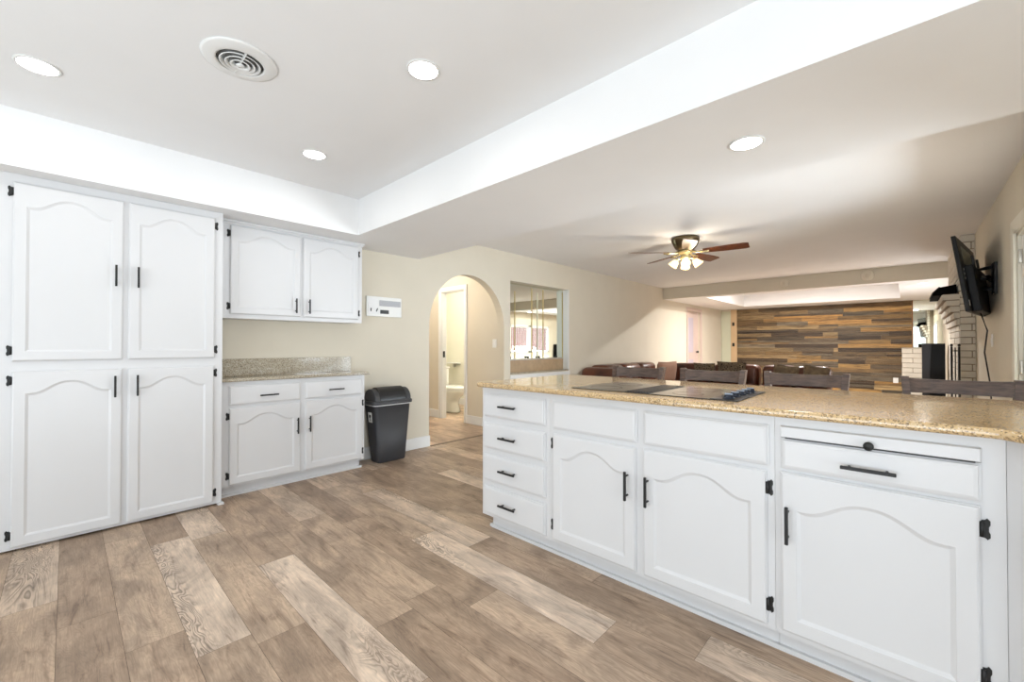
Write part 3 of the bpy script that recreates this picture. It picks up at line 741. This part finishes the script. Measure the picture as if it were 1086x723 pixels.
# ------------------------------------------------------------------ ceiling fan
FX, FY = -1.93, 5.09
c = thing('ceiling_fan', 'five-blade ceiling fan with brown blades and lit glass shades', 'ceiling fan', (FX, FY, ZC))
MB().lathe([(0, ZC), (0.150, ZC), (0.158, ZC-0.012), (0.157, ZC-0.045), (0.148, ZC-0.060), (0.140, ZC-0.085), (0.115, ZC-0.130), (0.085, ZC-0.155), (0.0, ZC-0.16)], (FX, FY, 0), 40).build('motor_housing', M['bronze'], c)
MB().lathe([(0, 2.30), (0.075, 2.30), (0.085, 2.285), (0.075, 2.262), (0.05, 2.25), (0.055, 2.225), (0.06, 2.21), (0.035, 2.19), (0.012, 2.17), (0, 2.168)], (FX, FY, 0), 28).build('light_fitter', M['gold'], c)
for i in range(5):
    a = R(7+72*i); ca, sa = math.cos(a), math.sin(a)
    m = MB(); zc_ = 2.275
    # tilted blade: outline along radius
    N = 12; pts = []
    for k_ in range(N+1):
        t_ = k_/N; rr = 0.20+0.47*t_; wd = 0.048+0.022*math.sin(min(1, t_*1.3)*PI/2)
        if t_ > 0.93: wd *= 0.86
        pts.append((rr, wd))
    ring_ = [(r_, w_) for r_, w_ in pts]+[(r_, -w_) for r_, w_ in pts[::-1]]
    v = []
    for dz in (0.004, -0.004):
        for r_, w_ in ring_:
            tz = -w_*math.tan(R(12))+dz
            v.append((FX+r_*ca-w_*sa, FY+r_*sa+w_*ca, zc_+tz))
    n_ = len(ring_)
    m._add(v, [tuple(range(n_)), tuple(range(n_, 2*n_))[::-1]]+[(j, (j+1) % n_, n_+(j+1) % n_, n_+j) for j in range(n_)])
    bl = m.build('blade', M['blade'], c)
    m = MB()
    m.tube([(FX+0.07*ca, FY+0.07*sa, 2.29), (FX+0.13*ca, FY+0.13*sa, 2.268), (FX+0.19*ca, FY+0.19*sa, 2.268), (FX+0.26*ca, FY+0.26*sa, 2.268)], [0.012, 0.010, 0.012, 0.016], 6)
    for s_ in (-1, 1): m.tube([(FX+0.16*ca, FY+0.16*sa, 2.266), (FX+0.22*ca-s_*0.03*sa, FY+0.22*sa+s_*0.03*ca, 2.266+s_*0.006)], 0.007, 6)
    m.build('blade_bracket', M['gold'], bl)
for i in range(4):
    a = R(292+90*i); ca, sa = math.cos(a), math.sin(a)
    m = MB(); m.tube([(FX+0.04*ca, FY+0.04*sa, 2.21), (FX+0.08*ca, FY+0.08*sa, 2.205), (FX+0.10*ca, FY+0.10*sa, 2.185)], 0.010, 8)
    arm = m.build('lamp_arm', M['gold'], c)
    rot = Matrix.Rotation(a, 3, 'Z') @ Matrix.Rotation(R(-38), 3, 'Y')
    base = (FX+0.098*ca, FY+0.098*sa, 2.19)
    MB().lathe([(0.018, 0), (0.030, -0.01), (0.040, -0.035), (0.046, -0.06), (0.056, -0.085), (0.053, -0.085), (0.043, -0.06), (0.036, -0.035), (0.026, -0.012), (0.016, -0.003)], base, 24, 'z', mat=rot).build('lamp_shade', M['shade'], c)
    MB().lathe([(0, -0.01), (0.012, -0.012), (0.022, -0.045), (0.018, -0.064), (0, -0.07)], base, 16, 'z', mat=rot).build('bulb', M['bulb'], c)
pl = bpy.data.lights.new('fan_glow', 'POINT'); pl.energy = LAMPS['fan']; pl.color = (1, 0.9, 0.76); pl.shadow_soft_size = 0.08
o = bpy.data.objects.new('fan_glow', pl); COL.objects.link(o); o.parent = c; o.location = (0, 0, -0.40)

# ------------------------------------------------------------------ bathroom light and added hall fill light
def ceil_lamp(name, label, x, y, z, power, col):
    c = thing(name, label, 'ceiling light', (x, y, z))
    MB().lathe([(0, z), (0.13, z), (0.13, z-0.02), (0, z-0.02)], (x, y, 0), 28).build('base_ring', M['steel'], c)
    MB().lathe([(0, z-0.02), (0.12, z-0.02), (0.11, z-0.06), (0.06, z-0.085), (0, z-0.09)], (x, y, 0), 28).build('dome_shade', M['shade'], c)
    l = bpy.data.lights.new('lamp', 'POINT'); l.energy = power; l.color = col; l.shadow_soft_size = 0.1
    o = bpy.data.objects.new(name+'_lamp', l); COL.objects.link(o); o.parent = c; o.location = (0, 0, -0.2)
ceil_lamp('bathroom_light', 'dome ceiling light in the small bathroom beyond the arch', -5.4, 4.75, ZC, LAMPS['bath'], (1, 0.97, 0.90))
ceil_lamp('hall_fill_light', 'added dome ceiling light, out of view in the hall behind the arch', -5.2, 3.3, ZC, LAMPS['hall'], (1, 0.93, 0.84))  # added lamp out of view, brightens the hall wall

# ------------------------------------------------------------------ toilet (faces +x)
TYc = 4.66
c = thing('toilet', 'white porcelain toilet in the bathroom seen through the arch', 'toilet', (-5.8, TYc, 0))
def oval(cx, a, b, z, n=28, sh=0.0): return [(cx+a*math.cos(2*PI*k/n), TYc+b*math.sin(2*PI*k/n), z) for k in range(n)]
loft([oval(-5.86, 0.20, 0.115, 0), oval(-5.86, 0.195, 0.11, 0.03), oval(-5.87, 0.17, 0.10, 0.16), oval(-5.86, 0.19, 0.12, 0.24), oval(-5.83, 0.29, 0.17, 0.33), oval(-5.83, 0.32, 0.185, 0.385), oval(-5.83, 0.32, 0.185, 0.40)]).build('bowl', M['porcelain'], c)
loft([oval(-5.835, 0.32, 0.187, 0.402), oval(-5.835, 0.328, 0.192, 0.410), oval(-5.835, 0.325, 0.190, 0.438), oval(-5.835, 0.30, 0.175, 0.448)]).build('seat_lid', M['porcelain'], c)
tk = MB().box(-6.37, -6.17, TYc-0.20, TYc+0.20, 0.38, 0.74, bev=0.03, seg=3).build('tank', M['porcelain'], c)
MB().box(-6.38, -6.16, TYc-0.21, TYc+0.21, 0.74, 0.775, bev=0.012).build('tank_lid', M['porcelain'], tk)
c = thing('bathroom_shelf', 'small white shelf on the wall above the toilet', 'shelf', (-6.75, 5.34, 0.80))
bx(-6.75, -6.42, 5.25, 5.349, 0.80, 0.82, bev=0.004).build('board', M['porcelain'], c)
bx(-6.60, -6.57, 5.28, 5.349, 0.74, 0.80, bev=0.004).build('bracket', M['steel'], c)

# ------------------------------------------------------------------ patio door (right wall) and family window
w = MB()
w.box(XR-0.015, XR, PY1, PY1+0.28, 0, PZ+0.07) if False else None
w.box(XR-0.02, XR, PY1, PY1+0.10, 0, PZ+0.10, bev=0.004, seg=1); w.box(XR-0.02, XR, PY0-0.1, PY0, 0, PZ+0.10, bev=0.004, seg=1); w.box(XR-0.02, XR, PY0, PY1, PZ, PZ+0.10, bev=0.004, seg=1)
w.box(XR, XR+TK, PY1-0.02, PY1, 0, PZ); w.box(XR, XR+TK, PY0, PY0+0.02, 0, PZ); w.box(XR, XR+TK, PY0, PY1, PZ-0.02, PZ)
struct('trim_7', w, M['ivory'])
ym = (PY0+PY1)/2; nd_ = 3
for y0, y1 in ((PY0+0.022, ym-0.003), (ym+0.003, PY1-0.022)):
    w = MB(); st = 0.11
    w.box(XR+0.02, XR+0.06, y0, y0+st, 0.01, PZ-0.025); w.box(XR+0.02, XR+0.06, y1-st, y1, 0.01, PZ-0.025)
    w.box(XR+0.02, XR+0.06, y0+st, y1-st, 0.01, 0.26); w.box(XR+0.02, XR+0.06, y0+st, y1-st, PZ-0.15, PZ-0.025)
    d = w.build('door_%d' % nd_, M['trim'], kind='structure'); nd_ += 1
    bx(XR+0.037, XR+0.043, y0+st, y1-st, 0.26, PZ-0.15).build('glass_pane', M['glass'], d)
    if y1 > 4.5:
        for z in (0.25, 1.01, 1.80): bx(XR+0.002, XR+0.02, y1-0.022, y1+0.018, z-0.05, z+0.05, bev=0.004).build('hinge', M['steel'], d, label='satin steel hinge')
w = MB(); fw = 0.05
w.box(XR-0.01, XR+0.06, WY0, WY0+fw, WZ0, WZ1); w.box(XR-0.01, XR+0.06, WY1-fw, WY1, WZ0, WZ1); w.box(XR-0.01, XR+0.06, WY0, WY1, WZ0, WZ0+fw); w.box(XR-0.01, XR+0.06, WY0, WY1, WZ1-fw, WZ1)
w.box(XR-0.01, XR+0.06, 10.18, 10.34, WZ0, WZ1)
wi = w.build('window_1', M['trim'], kind='structure')
bx(XR+0.07, XR+0.075, WY0, WY1, WZ0, WZ1).build('glass_pane', M['glass'], wi)
bl = thing('vertical_blinds', 'pinkish vertical blinds in the window reflected in the niche mirror', 'blinds', (XR+0.02, 10.28, WZ1))
y_ = WY0+fw+0.02
while y_ < WY1-fw-0.05:
    if not (10.12 < y_ < 10.36):
        m = MB(); m.prism([(XR+0.025, y_), (XR+0.028, y_), (XR+0.048, y_+0.092), (XR+0.045, y_+0.092)], WZ0+0.06, WZ1-0.055, 'z'); m.build('slat', M['blind'], bl)
    y_ += 0.085
m = MB(); m.box(XR+0.012, XR+0.05, WY0+fw, WY1-fw, WZ1-0.075, WZ1-0.052); m.build('head_rail', M['trim'], bl)
def simple_window(name, x0, x1, y0, y1, z0, z1, nmul):
    w = MB(); f = 0.05
    if abs(x1-x0) < abs(y1-y0):
        w.box(x0, x1, y0, y0+f, z0, z1); w.box(x0, x1, y1-f, y1, z0, z1); w.box(x0, x1, y0, y1, z0, z0+f); w.box(x0, x1, y0, y1, z1-f, z1)
        for i in range(1, nmul): yy = y0+(y1-y0)*i/nmul; w.box(x0, x1, yy-0.02, yy+0.02, z0+f, z1-f)
        o = w.build(name, M['trim'], kind='structure'); xm = (x0+x1)/2; bx(xm-0.002, xm+0.002, y0+f, y1-f, z0+f, z1-f).build('glass_pane', M['glass'], o)
    else:
        w.box(x0, x0+f, y0, y1, z0, z1); w.box(x1-f, x1, y0, y1, z0, z1); w.box(x0, x1, y0, y1, z0, z0+f); w.box(x0, x1, y0, y1, z1-f, z1)
        for i in range(1, nmul): xx = x0+(x1-x0)*i/nmul; w.box(xx-0.02, xx+0.02, y0, y1, z0+f, z1-f)
        o = w.build(name, M['trim'], kind='structure'); ym_ = (y0+y1)/2; bx(x0+f, x1-f, ym_-0.002, ym_+0.002, z0+f, z1-f).build('glass_pane', M['glass'], o)
simple_window('window_2', -2.55, 1.05, YB-0.08, YB-0.03, 0.08, 2.14, 4)  # unseen rear glazing, made full height for the low fill lamp
simple_window('window_3', XK+0.03, XK+0.08, -1.6, 0.8, 0.08, 2.1, 3)  # unseen side glazing, likewise opened low to pass the fill

# ------------------------------------------------------------------ plank accent wall
def plank_wall():
    bm = bmesh.new(); lay = bm.faces.layers.float_color.new('plank')
    pal = [(142, 112, 70), (150, 120, 74), (108, 86, 56), (94, 80, 62), (104, 94, 78), (76, 60, 42), (126, 106, 76), (156, 120, 70), (88, 76, 60), (120, 96, 62), (62, 48, 34), (146, 124, 88), (112, 92, 64)]
    X0, X1 = -3.595, 0.085; rows = 22; h = 2.195/rows
    def add(x0, x1, z0, z1, y0, y1, col):
        v = [bm.verts.new(p) for p in ((x0, y1, z0), (x1, y1, z0), (x1, y0, z0), (x0, y0, z0), (x0, y1, z1), (x1, y1, z1), (x1, y0, z1), (x0, y0, z1))]
        for f in ((0, 1, 2, 3), (4, 7, 6, 5), (3, 2, 6, 7), (0, 4, 5, 1), (1, 5, 6, 2), (0, 3, 7, 4)):
            fc = bm.faces.new([v[i] for i in f]); fc[lay] = col
    last = None
    for r in range(rows):
        x = X0; edge = [-2.45, -1.27, 0.0]
        while x < X1-0.01:
            Lh = random.uniform(0.5, 1.5); x1 = min(X1, x+Lh)
            if X1-x1 < 0.25: x1 = X1
            if random.random() < 0.35 and x < -1.27 < x1+0.3: x1 = -1.27
            cc = random.choice([p for p in pal if p != last]); last = cc
            f = random.uniform(0.82, 1.18); c_ = lin(tuple(min(255, q*f) for q in cc))
            split = random.random() < 0.4
            z0, z1 = r*h+0.001, (r+1)*h-0.001; dy = random.uniform(0.012, 0.030)
            if split:
                add(x+0.001, x1-0.001, z0, z0+h*0.48, YF-dy, YF, c_)
                cc2 = random.choice(pal); add(x+0.001, x1-0.001, z0+h*0.5, z1, YF-random.uniform(0.012, 0.03), YF, lin(cc2))
            else: add(x+0.001, x1-0.001, z0, z1, YF-dy, YF, c_)
            x = x1
    bmesh.ops.recalc_face_normals(bm, faces=bm.faces[:])
    me = bpy.data.meshes.new('plank_cladding'); bm.to_mesh(me); bm.free(); me.materials.append(M['board_wood'])
    o = bpy.data.objects.new('plank_cladding', me); COL.objects.link(o); return o
pw = thing('plank_accent_wall', 'reclaimed mixed brown wood plank cladding covering the far wall', 'wall cladding', (-1.75, YF, 0))
o = plank_wall(); o.parent = pw; o.location = (1.75, -YF, 0)
bx(0.086, 0.105, YF-0.035, YF, 0, 2.2).build('edge_board', plain('edge_board_brown', (130, 86, 42), 0.6), pw)

# ------------------------------------------------------------------ bricks
def bricks(mb, x0, x1, y0, y1, z0, z1, faces, bh=0.068, bl=0.20, gap=0.010, out=0.006):
    """brick courses as separate boxes over a mortar core; mi 0 brick, 1 mortar"""
    mb.box(x0+out, x1-out, y0+out, y1-out, z0, z1, mi=1)
    rows = max(1, round((z1-z0)/(bh+gap))); hh = (z1-z0)/rows
    for r in range(rows):
        za, zb_ = z0+r*hh+gap/2, z0+(r+1)*hh-gap/2
        if 'y' in faces:     # near face, normal -y
            xx = x0-(bl/2 if r % 2 else 0)
            while xx < x1:
                a, b = max(x0, xx), min(x1, xx+bl-gap)
                if b-a > 0.02: mb.box(a, b, y0-random.uniform(0, 0.006), y0+0.05, za, zb_, bev=0.004, seg=1)
                xx += bl
        if 'x' in faces:     # left face, normal -x
            yy = y0+0.052-(bl/2 if r % 2 else 0)
            while yy < y1:
                a, b = max(y0+0.052, yy), min(y1, yy+bl-gap)
                if b-a > 0.02: mb.box(x0-random.uniform(0, 0.006), x0+0.05, a, b, za, zb_, bev=0.004, seg=1)
                yy += bl
c = thing('brick_fireplace', 'pale painted brick fireplace breast with a stepped brick mantel on the right wall', 'fireplace', (0.5, 8.1, 0))
m = MB(); bricks(m, 0.457, XR-0.001, 7.2, 9.0, 0, ZC-0.001 if False else 2.20, 'xy'); m.build('chimney_breast', [M['brick'], M['mortar']], c)
m = MB(); bricks(m, 0.457, XR-0.001, 7.2, 9.0, 2.20, ZC-0.001, 'xy'); m.build('chimney_upper', [M['brick'], M['mortar']], c)
for (xa, z0, z1) in ((0.313, 1.70, 1.775), (0.345, 1.63, 1.70), (0.375, 1.555, 1.63), (0.405, 1.48, 1.555), (0.430, 1.40, 1.48)):
    m = MB(); bricks(m, xa, 0.4565, 7.2, 9.0, z0, z1-0.001, 'xy', bh=0.06); m.build('mantel_course', [M['brick'], M['mortar']], c)
c = thing('low_brick_wall', 'low pale brick wall standing right of the plank wall', 'brick wall', (0.25, 13.2, 0))
m = MB(); bricks(m, -0.082, XR-0.002, 13.05, YF-0.036, 0, 1.09, 'xy', bh=0.10, bl=0.36); m.build('brickwork', [M['brick'], M['mortar']], c)
bx(-0.09, XR-0.002, 13.03, YF-0.036, 1.09, 1.105, bev=0.003).build('cap', M['brick'], c)
c = thing('wall_mirror', 'wall mirror above the low brick wall beside the planks', 'mirror', (0.34, YF-0.01, 1.65))
bx(0.107, XR-0.002, YF-0.012, YF-0.004, 1.12, 2.19).build('mirror_pane', M['mirror'], c)

# ------------------------------------------------------------------ speakers, tools
c = thing('floor_speaker', 'tall black tower speaker standing in front of the low brick wall', 'speaker', (0.37, 11.6, 0))
m = MB(); m.prism([(11.45, 0), (11.80, 0), (11.80, 1.20), (11.45, 1.20)], 0.215, 0.530, 'x'); m.build('cabinet', M['speaker2'], c)
m = MB(); m.prism([(0.300, 0.02), (0.524, 0.02), (0.524, 1.185), (0.345, 1.185)], 11.43, 11.4498, 'y'); m.build('grille', M['speaker'], c)
c = thing('mantel_speaker', 'small black speaker lying on top of the brick mantel', 'speaker', (0.36, 7.7, 1.776))
m = MB(); m.prism([(0.235, 1.776), (0.44, 1.776), (0.44, 1.90), (0.30, 1.875), (0.235, 1.80)], 7.35, 8.3, 'y'); m.build('cabinet', M['speaker'], c)
m = MB(); m.prism([(0.238, 1.808), (0.303, 1.882), (0.292, 1.885), (0.229, 1.812)], 7.38, 8.27, 'y'); m.build('grille', M['speaker2'], c)
c = thing('fireplace_tool_stand', 'black metal fireplace tool stand beside the brick breast', 'fireplace tools', (0.40, 6.95, 0))
m = MB(); m.lathe([(0, 0), (0.045, 0), (0.045, 0.012), (0.01, 0.02), (0.008, 0.03), (0, 0.03)], (0.40, 6.95, 0), 20); m.tube([(0.40, 6.95, 0.02), (0.40, 6.95, 1.14)], 0.006, 8); m.tube([(0.37, 6.95, 1.10), (0.43, 6.95, 1.10)], 0.005, 6); m.build('stand', M['black'], c)
for dx, nm in ((-0.03, 'poker'), (0.03, 'shovel')):
    m = MB(); m.tube([(0.40+dx, 6.94, 0.12), (0.40+dx, 6.94, 1.15)], 0.011, 8); m.lathe([(0, 1.15), (0.012, 1.155), (0.014, 1.17), (0, 1.185)], (0.40+dx, 6.94, 0), 12)
    if nm == 'shovel': m.box(0.40, 0.46, 6.93, 6.95, 0.06, 0.16, bev=0.005)
    m.build(nm, M['black'], c)

# ------------------------------------------------------------------ television on swing arm
th_ = R(9.85)
c = thing('television', 'flat black television on a swing arm seen from behind on the right wall', 'television', (0.36, 5.8, 1.75))
far = Vector((math.sin(th_), math.cos(th_), 0))           # along the width, away from the viewer
Ptop = Vector((0.295, 5.3, 2.118)); Pbot = Vector((0.380, 5.3, 1.456))
up_ = (Ptop-Pbot).normalized(); Hh = (Ptop-Pbot).length
nb = up_.cross(far); nb.normalize()
if nb.x < 0: nb = -nb                                       # nb points to the back (towards the wall)
def tvbox(a0, a1, h0, h1, d0, d1, name, mat, parent, bev=0.004):
    mb = MB(); v = [Pbot+far*a+up_*h+nb*d for h in (h0, h1) for a, d in ((a0, d0), (a1, d0), (a1, d1), (a0, d1))]
    vs, fs = mb._add(v, [(3, 2, 1, 0), (4, 5, 6, 7), (0, 1, 5, 4), (1, 2, 6, 5), (2, 3, 7, 6), (3, 0, 4, 7)])
    if bev: bmesh.ops.bevel(mb.bm, geom=list({e for f in fs for e in f.edges}), offset=bev, segments=2, affect='EDGES', profile=0.5)
    return mb.build(name, mat, parent)
pn = tvbox(0, 1.12, 0, Hh, -0.012, 0.018, 'panel', M['tvback'], c)
tvbox(0.02, 1.10, 0.02, Hh-0.02, -0.0135, -0.0118, 'screen', M['cooktop'], pn, 0)
tvbox(0.14, 0.98, 0.0, Hh*0.62, 0.018, 0.075, 'rear_housing', M['tvback'], c, 0.008)
tvbox(0.20, 0.92, Hh*0.66, Hh*0.90, 0.018, 0.020, 'rear_label', M['board'], pn, 0)
for h_ in (0.30, 0.34, 0.38): tvbox(0.10, 0.115, h_-0.01, h_+0.008, 0.018, 0.0205, 'port', M['steel'], pn, 0)
tvbox(0.03, 0.06, 0.05, 0.10, 0.018, 0.0200, 'badge', M['plate'], pn, 0)
mid = Pbot+far*0.5+up_*(Hh*0.48)+nb*0.055
for s_ in (-0.16, 0.16): tvbox(0.5+s_-0.015, 0.5+s_+0.015, 0.12, 0.52, 0.055, 0.072, 'bracket_rail', M['black'], c)
wallp = Vector((XR, 5.66, 1.75))
m = MB(); m.tube([mid, mid+Vector((0.04, 0.02, 0)), Vector((XR-0.07, 5.45, 1.75)), wallp+Vector((-0.03, 0, 0))], 0.022, 8)
m.tube([mid+Vector((0, 0, 0.08)), Vector((XR-0.03, 5.62, 1.86))], 0.014, 8); m.tube([mid+Vector((0, 0, -0.08)), Vector((XR-0.03, 5.62, 1.66))], 0.014, 8)
m.build('swing_arm', M['black'], c)
bx(XR-0.022, XR, 5.58, 5.74, 1.62, 1.90, bev=0.003).build('wall_plate', M['black'], c)
m = MB(); m.tube([Pbot+far*0.7+nb*0.05+up_*0.1, Vector((0.50, 5.80, 1.46)), Vector((0.54, 5.82, 1.30)), Vector((0.52, 5.80, 1.10)), Vector((0.555, 5.82, 0.80)), Vector((0.572, 5.84, 0.35))], 0.006, 6)
m.build('power_cord', M['candark'], c)

# ------------------------------------------------------------------ sofas
def pill(x0, x1, y0, y1, z0, z1, b=0.07): return MB().box(x0, x1, y0, y1, z0, z1, bev=b, seg=4)
c = thing('leather_sofa', 'brown leather sofa running along the left wall beyond the peninsula', 'sofa', (-3.5, 7.0, 0))
pill(-3.98, -3.05, 5.92, 8.05, 0.08, 0.38, 0.04).build('base', M['leather'], c)
for xy in ((-3.9, 6.0), (-3.15, 6.0), (-3.9, 7.9), (-3.15, 7.9)): bx(xy[0]-.03, xy[0]+.03, xy[1]-.03, xy[1]+.03, 0, 0.085).build('foot', M['black'], c)
for y0, y1 in ((6.14, 6.77), (6.78, 7.41), (7.42, 8.05)):
    pill(-3.98, -3.62, y0, y1, 0.36, 0.83, 0.09).build('back_cushion', M['leather'], c)
    pill(-3.66, -3.02, y0, y1, 0.36, 0.47, 0.05).build('seat_cushion', M['leather'], c)
pill(-3.98, -3.03, 5.86, 6.13, 0.08, 0.80, 0.10).build('armrest', M['leather'], c)
def sofa_far(name, label, x0, x1):
    c = thing(name, label, 'sofa', ((x0+x1)/2, 8.5, 0), 'sofas of the far row')
    pill(x0, x1, 8.12, 8.98, 0.08, 0.38, 0.04).build('base', M['leather'], c)
    for xx in (x0+0.08, x1-0.08):
        for yy in (8.2, 8.9): bx(xx-.03, xx+.03, yy-.03, yy+.03, 0, 0.085).build('foot', M['black'], c)
    k_ = (x1-x0)/2
    for i in range(2):
        pill(x0+k_*i+0.005, x0+k_*(i+1)-0.005, 8.66, 8.98, 0.36, 0.80, 0.08).build('back_cushion', M['leather'], c)
        pill(x0+k_*i+0.005, x0+k_*(i+1)-0.005, 8.10, 8.66, 0.36, 0.46, 0.04).build('seat_cushion', M['leather'], c)
    return c
sofa_far('leather_sofa', 'brown leather loveseat facing the peninsula, left of the gap', -3.55, -1.98)
sofa_far('leather_sofa', 'brown leather loveseat facing the peninsula, right of the gap', -1.93, -0.92)
def pillow(name, label, x, y, z, w_, h, ang, mat, lean=15, tilt=0):
    mb = MB(); N = 12; v = []; f = []
    for s_ in (1, -1):
        for i in range(N+1):
            for j in range(N+1):
                a, b = 2*i/N-1, 2*j/N-1
                th = 0.075*((1-a**4)*(1-b**4))**0.5
                pin = 1-0.06*(1-abs(a))*abs(b)**3; pin2 = 1-0.06*(1-abs(b))*abs(a)**3
                v.append(Vector((a*w_/2*pin2, s_*th, b*h/2*pin)))
    for s_ in range(2):
        o_ = s_*(N+1)**2
        for i in range(N):
            for j in range(N): f.append((o_+i*(N+1)+j, o_+(i+1)*(N+1)+j, o_+(i+1)*(N+1)+j+1, o_+i*(N+1)+j+1))
    rot = Matrix.Rotation(R(ang), 3, 'Z') @ Matrix.Rotation(R(-lean), 3, 'X') @ Matrix.Rotation(R(tilt), 3, 'Y')
    mb._add([rot @ p+Vector((x, y, z)) for p in v], f, 0, True)
    bmesh.ops.remove_doubles(mb.bm, verts=mb.bm.verts[:], dist=1e-5)
    o = mb.build(name, mat); tag(o, label, 'pillow'); return o
pillow('throw_pillow', 'dusty rose throw pillow on the sofa behind the two left stools', -3.22, 7.55, 0.67, 0.58, 0.40, 80, M['pillow_pink'], lean=-8)
pillow('throw_pillow', 'brown patterned throw pillow, left one of the two patterned pillows', -2.86, 8.48, 0.645, 0.40, 0.36, 0, M['pillow_pat'], lean=-8)
pillow('throw_pillow', 'larger brown patterned throw pillow behind the second stool', -2.37, 8.47, 0.665, 0.50, 0.40, 0, M['pillow_pat'], lean=-8)
pillow('throw_pillow', 'taupe pillow leaning left on the right loveseat, behind the third stool', -1.52, 8.43, 0.655, 0.38, 0.34, 0, M['pillow_grey'], lean=-2, tilt=8)
pillow('throw_pillow', 'taupe pillow at the right end of the right loveseat', -1.10, 8.43, 0.655, 0.36, 0.34, 0, M['pillow_grey'], lean=-2, tilt=8)

# ------------------------------------------------------------------ bar stools
def make_stool():
    c = thing('bar_stool', '', 'bar stool', (0, 0, 0), 'bar stools behind the peninsula')
    hw = 0.195; yb = 3.03; ys = 2.66       # back plane y and seat front
    def sq(pts, a, b=None):
        mb = MB(); b = b or a; vs = []; n = len(pts)
        for p in pts:
            p = Vector(p)
            vs += [p+Vector((-a, -b, 0)), p+Vector((a, -b, 0)), p+Vector((a, b, 0)), p+Vector((-a, b, 0))]
        f = []
        for i in range(n-1):
            for k in range(4): f.append((i*4+k, i*4+(k+1) % 4, (i+1)*4+(k+1) % 4, (i+1)*4+k))
        f += [(3, 2, 1, 0), (n*4-4, n*4-3, n*4-2, n*4-1)]
        mb._add(vs, f)
        return mb
    for s_ in (-1, 1):
        sq([(s_*0.19, yb+0.03, 0), (s_*0.175, yb-0.03, 0.60), (s_*0.182, yb+0.0, 0.80), (s_*0.198, yb+0.045, 1.0)], 0.016, 0.024).build('rear_post', M['stool'], c)
        sq([(s_*0.19, ys, 0), (s_*0.175, ys+0.02, 0.60)], 0.018).build('front_leg', M['stool'], c)
        mb = MB(); mb.tube([(s_*0.184, ys+0.008, 0.26), (s_*0.184, yb, 0.26)], 0.011, 6); mb.build('side_stretcher', M['stool'], c)
    MB().box(-0.21, 0.21, ys-0.03, yb-0.045, 0.60, 0.645, bev=0.018, seg=3).build('seat', M['stool'], c)
    MB().box(-0.19, 0.19, ys-0.01, ys+0.012, 0.19, 0.215, bev=0.004).build('footrest', M['stool'], c)
    for (z0, z1, dy0, dy1) in ((0.918, 0.992, 0.026, 0.042), (0.78, 0.83, 0.0, 0.008)):
        mb = MB(); N = 14; vs = []; f = []
        for i in range(N+1):
            t_ = 2*i/N-1; x = t_*0.182; cv = 0.028*(1-t_*t_)
            for (dz, dy, th) in ((z0, dy0, -0.011), (z1, dy1, -0.011), (z1, dy1, 0.011), (z0, dy0, 0.011)):
                zz = dz-(0.006*(1-t_*t_) if dz == z1 else 0)
                vs.append((x, yb+dy+cv+th, zz))
        for i in range(N):
            for k in range(4): f.append((i*4+k, i*4+(k+1) % 4, (i+1)*4+(k+1) % 4, (i+1)*4+k))
        f += [(3, 2, 1, 0), (N*4, N*4+1, N*4+2, N*4+3)]
        mb._add(vs, f, 0, False); mb.build('back_rail', M['stool'], c)
    return c
st0 = make_stool()
for i, (x, lb) in enumerate(((-1.535, 'dark wooden bar stool behind the left part of the cooktop'), (-0.985, 'dark wooden bar stool second from left, in front of the patterned pillows'),
                             (-0.452, 'dark wooden bar stool right of the cooktop, in front of the plank wall'), (0.188, 'dark wooden bar stool at the right end, nearest the television wall'))):
    s_ = st0 if i == 0 else copy_tree(st0)
    s_.location = (x, 0.0, 0); s_['label'] = lb
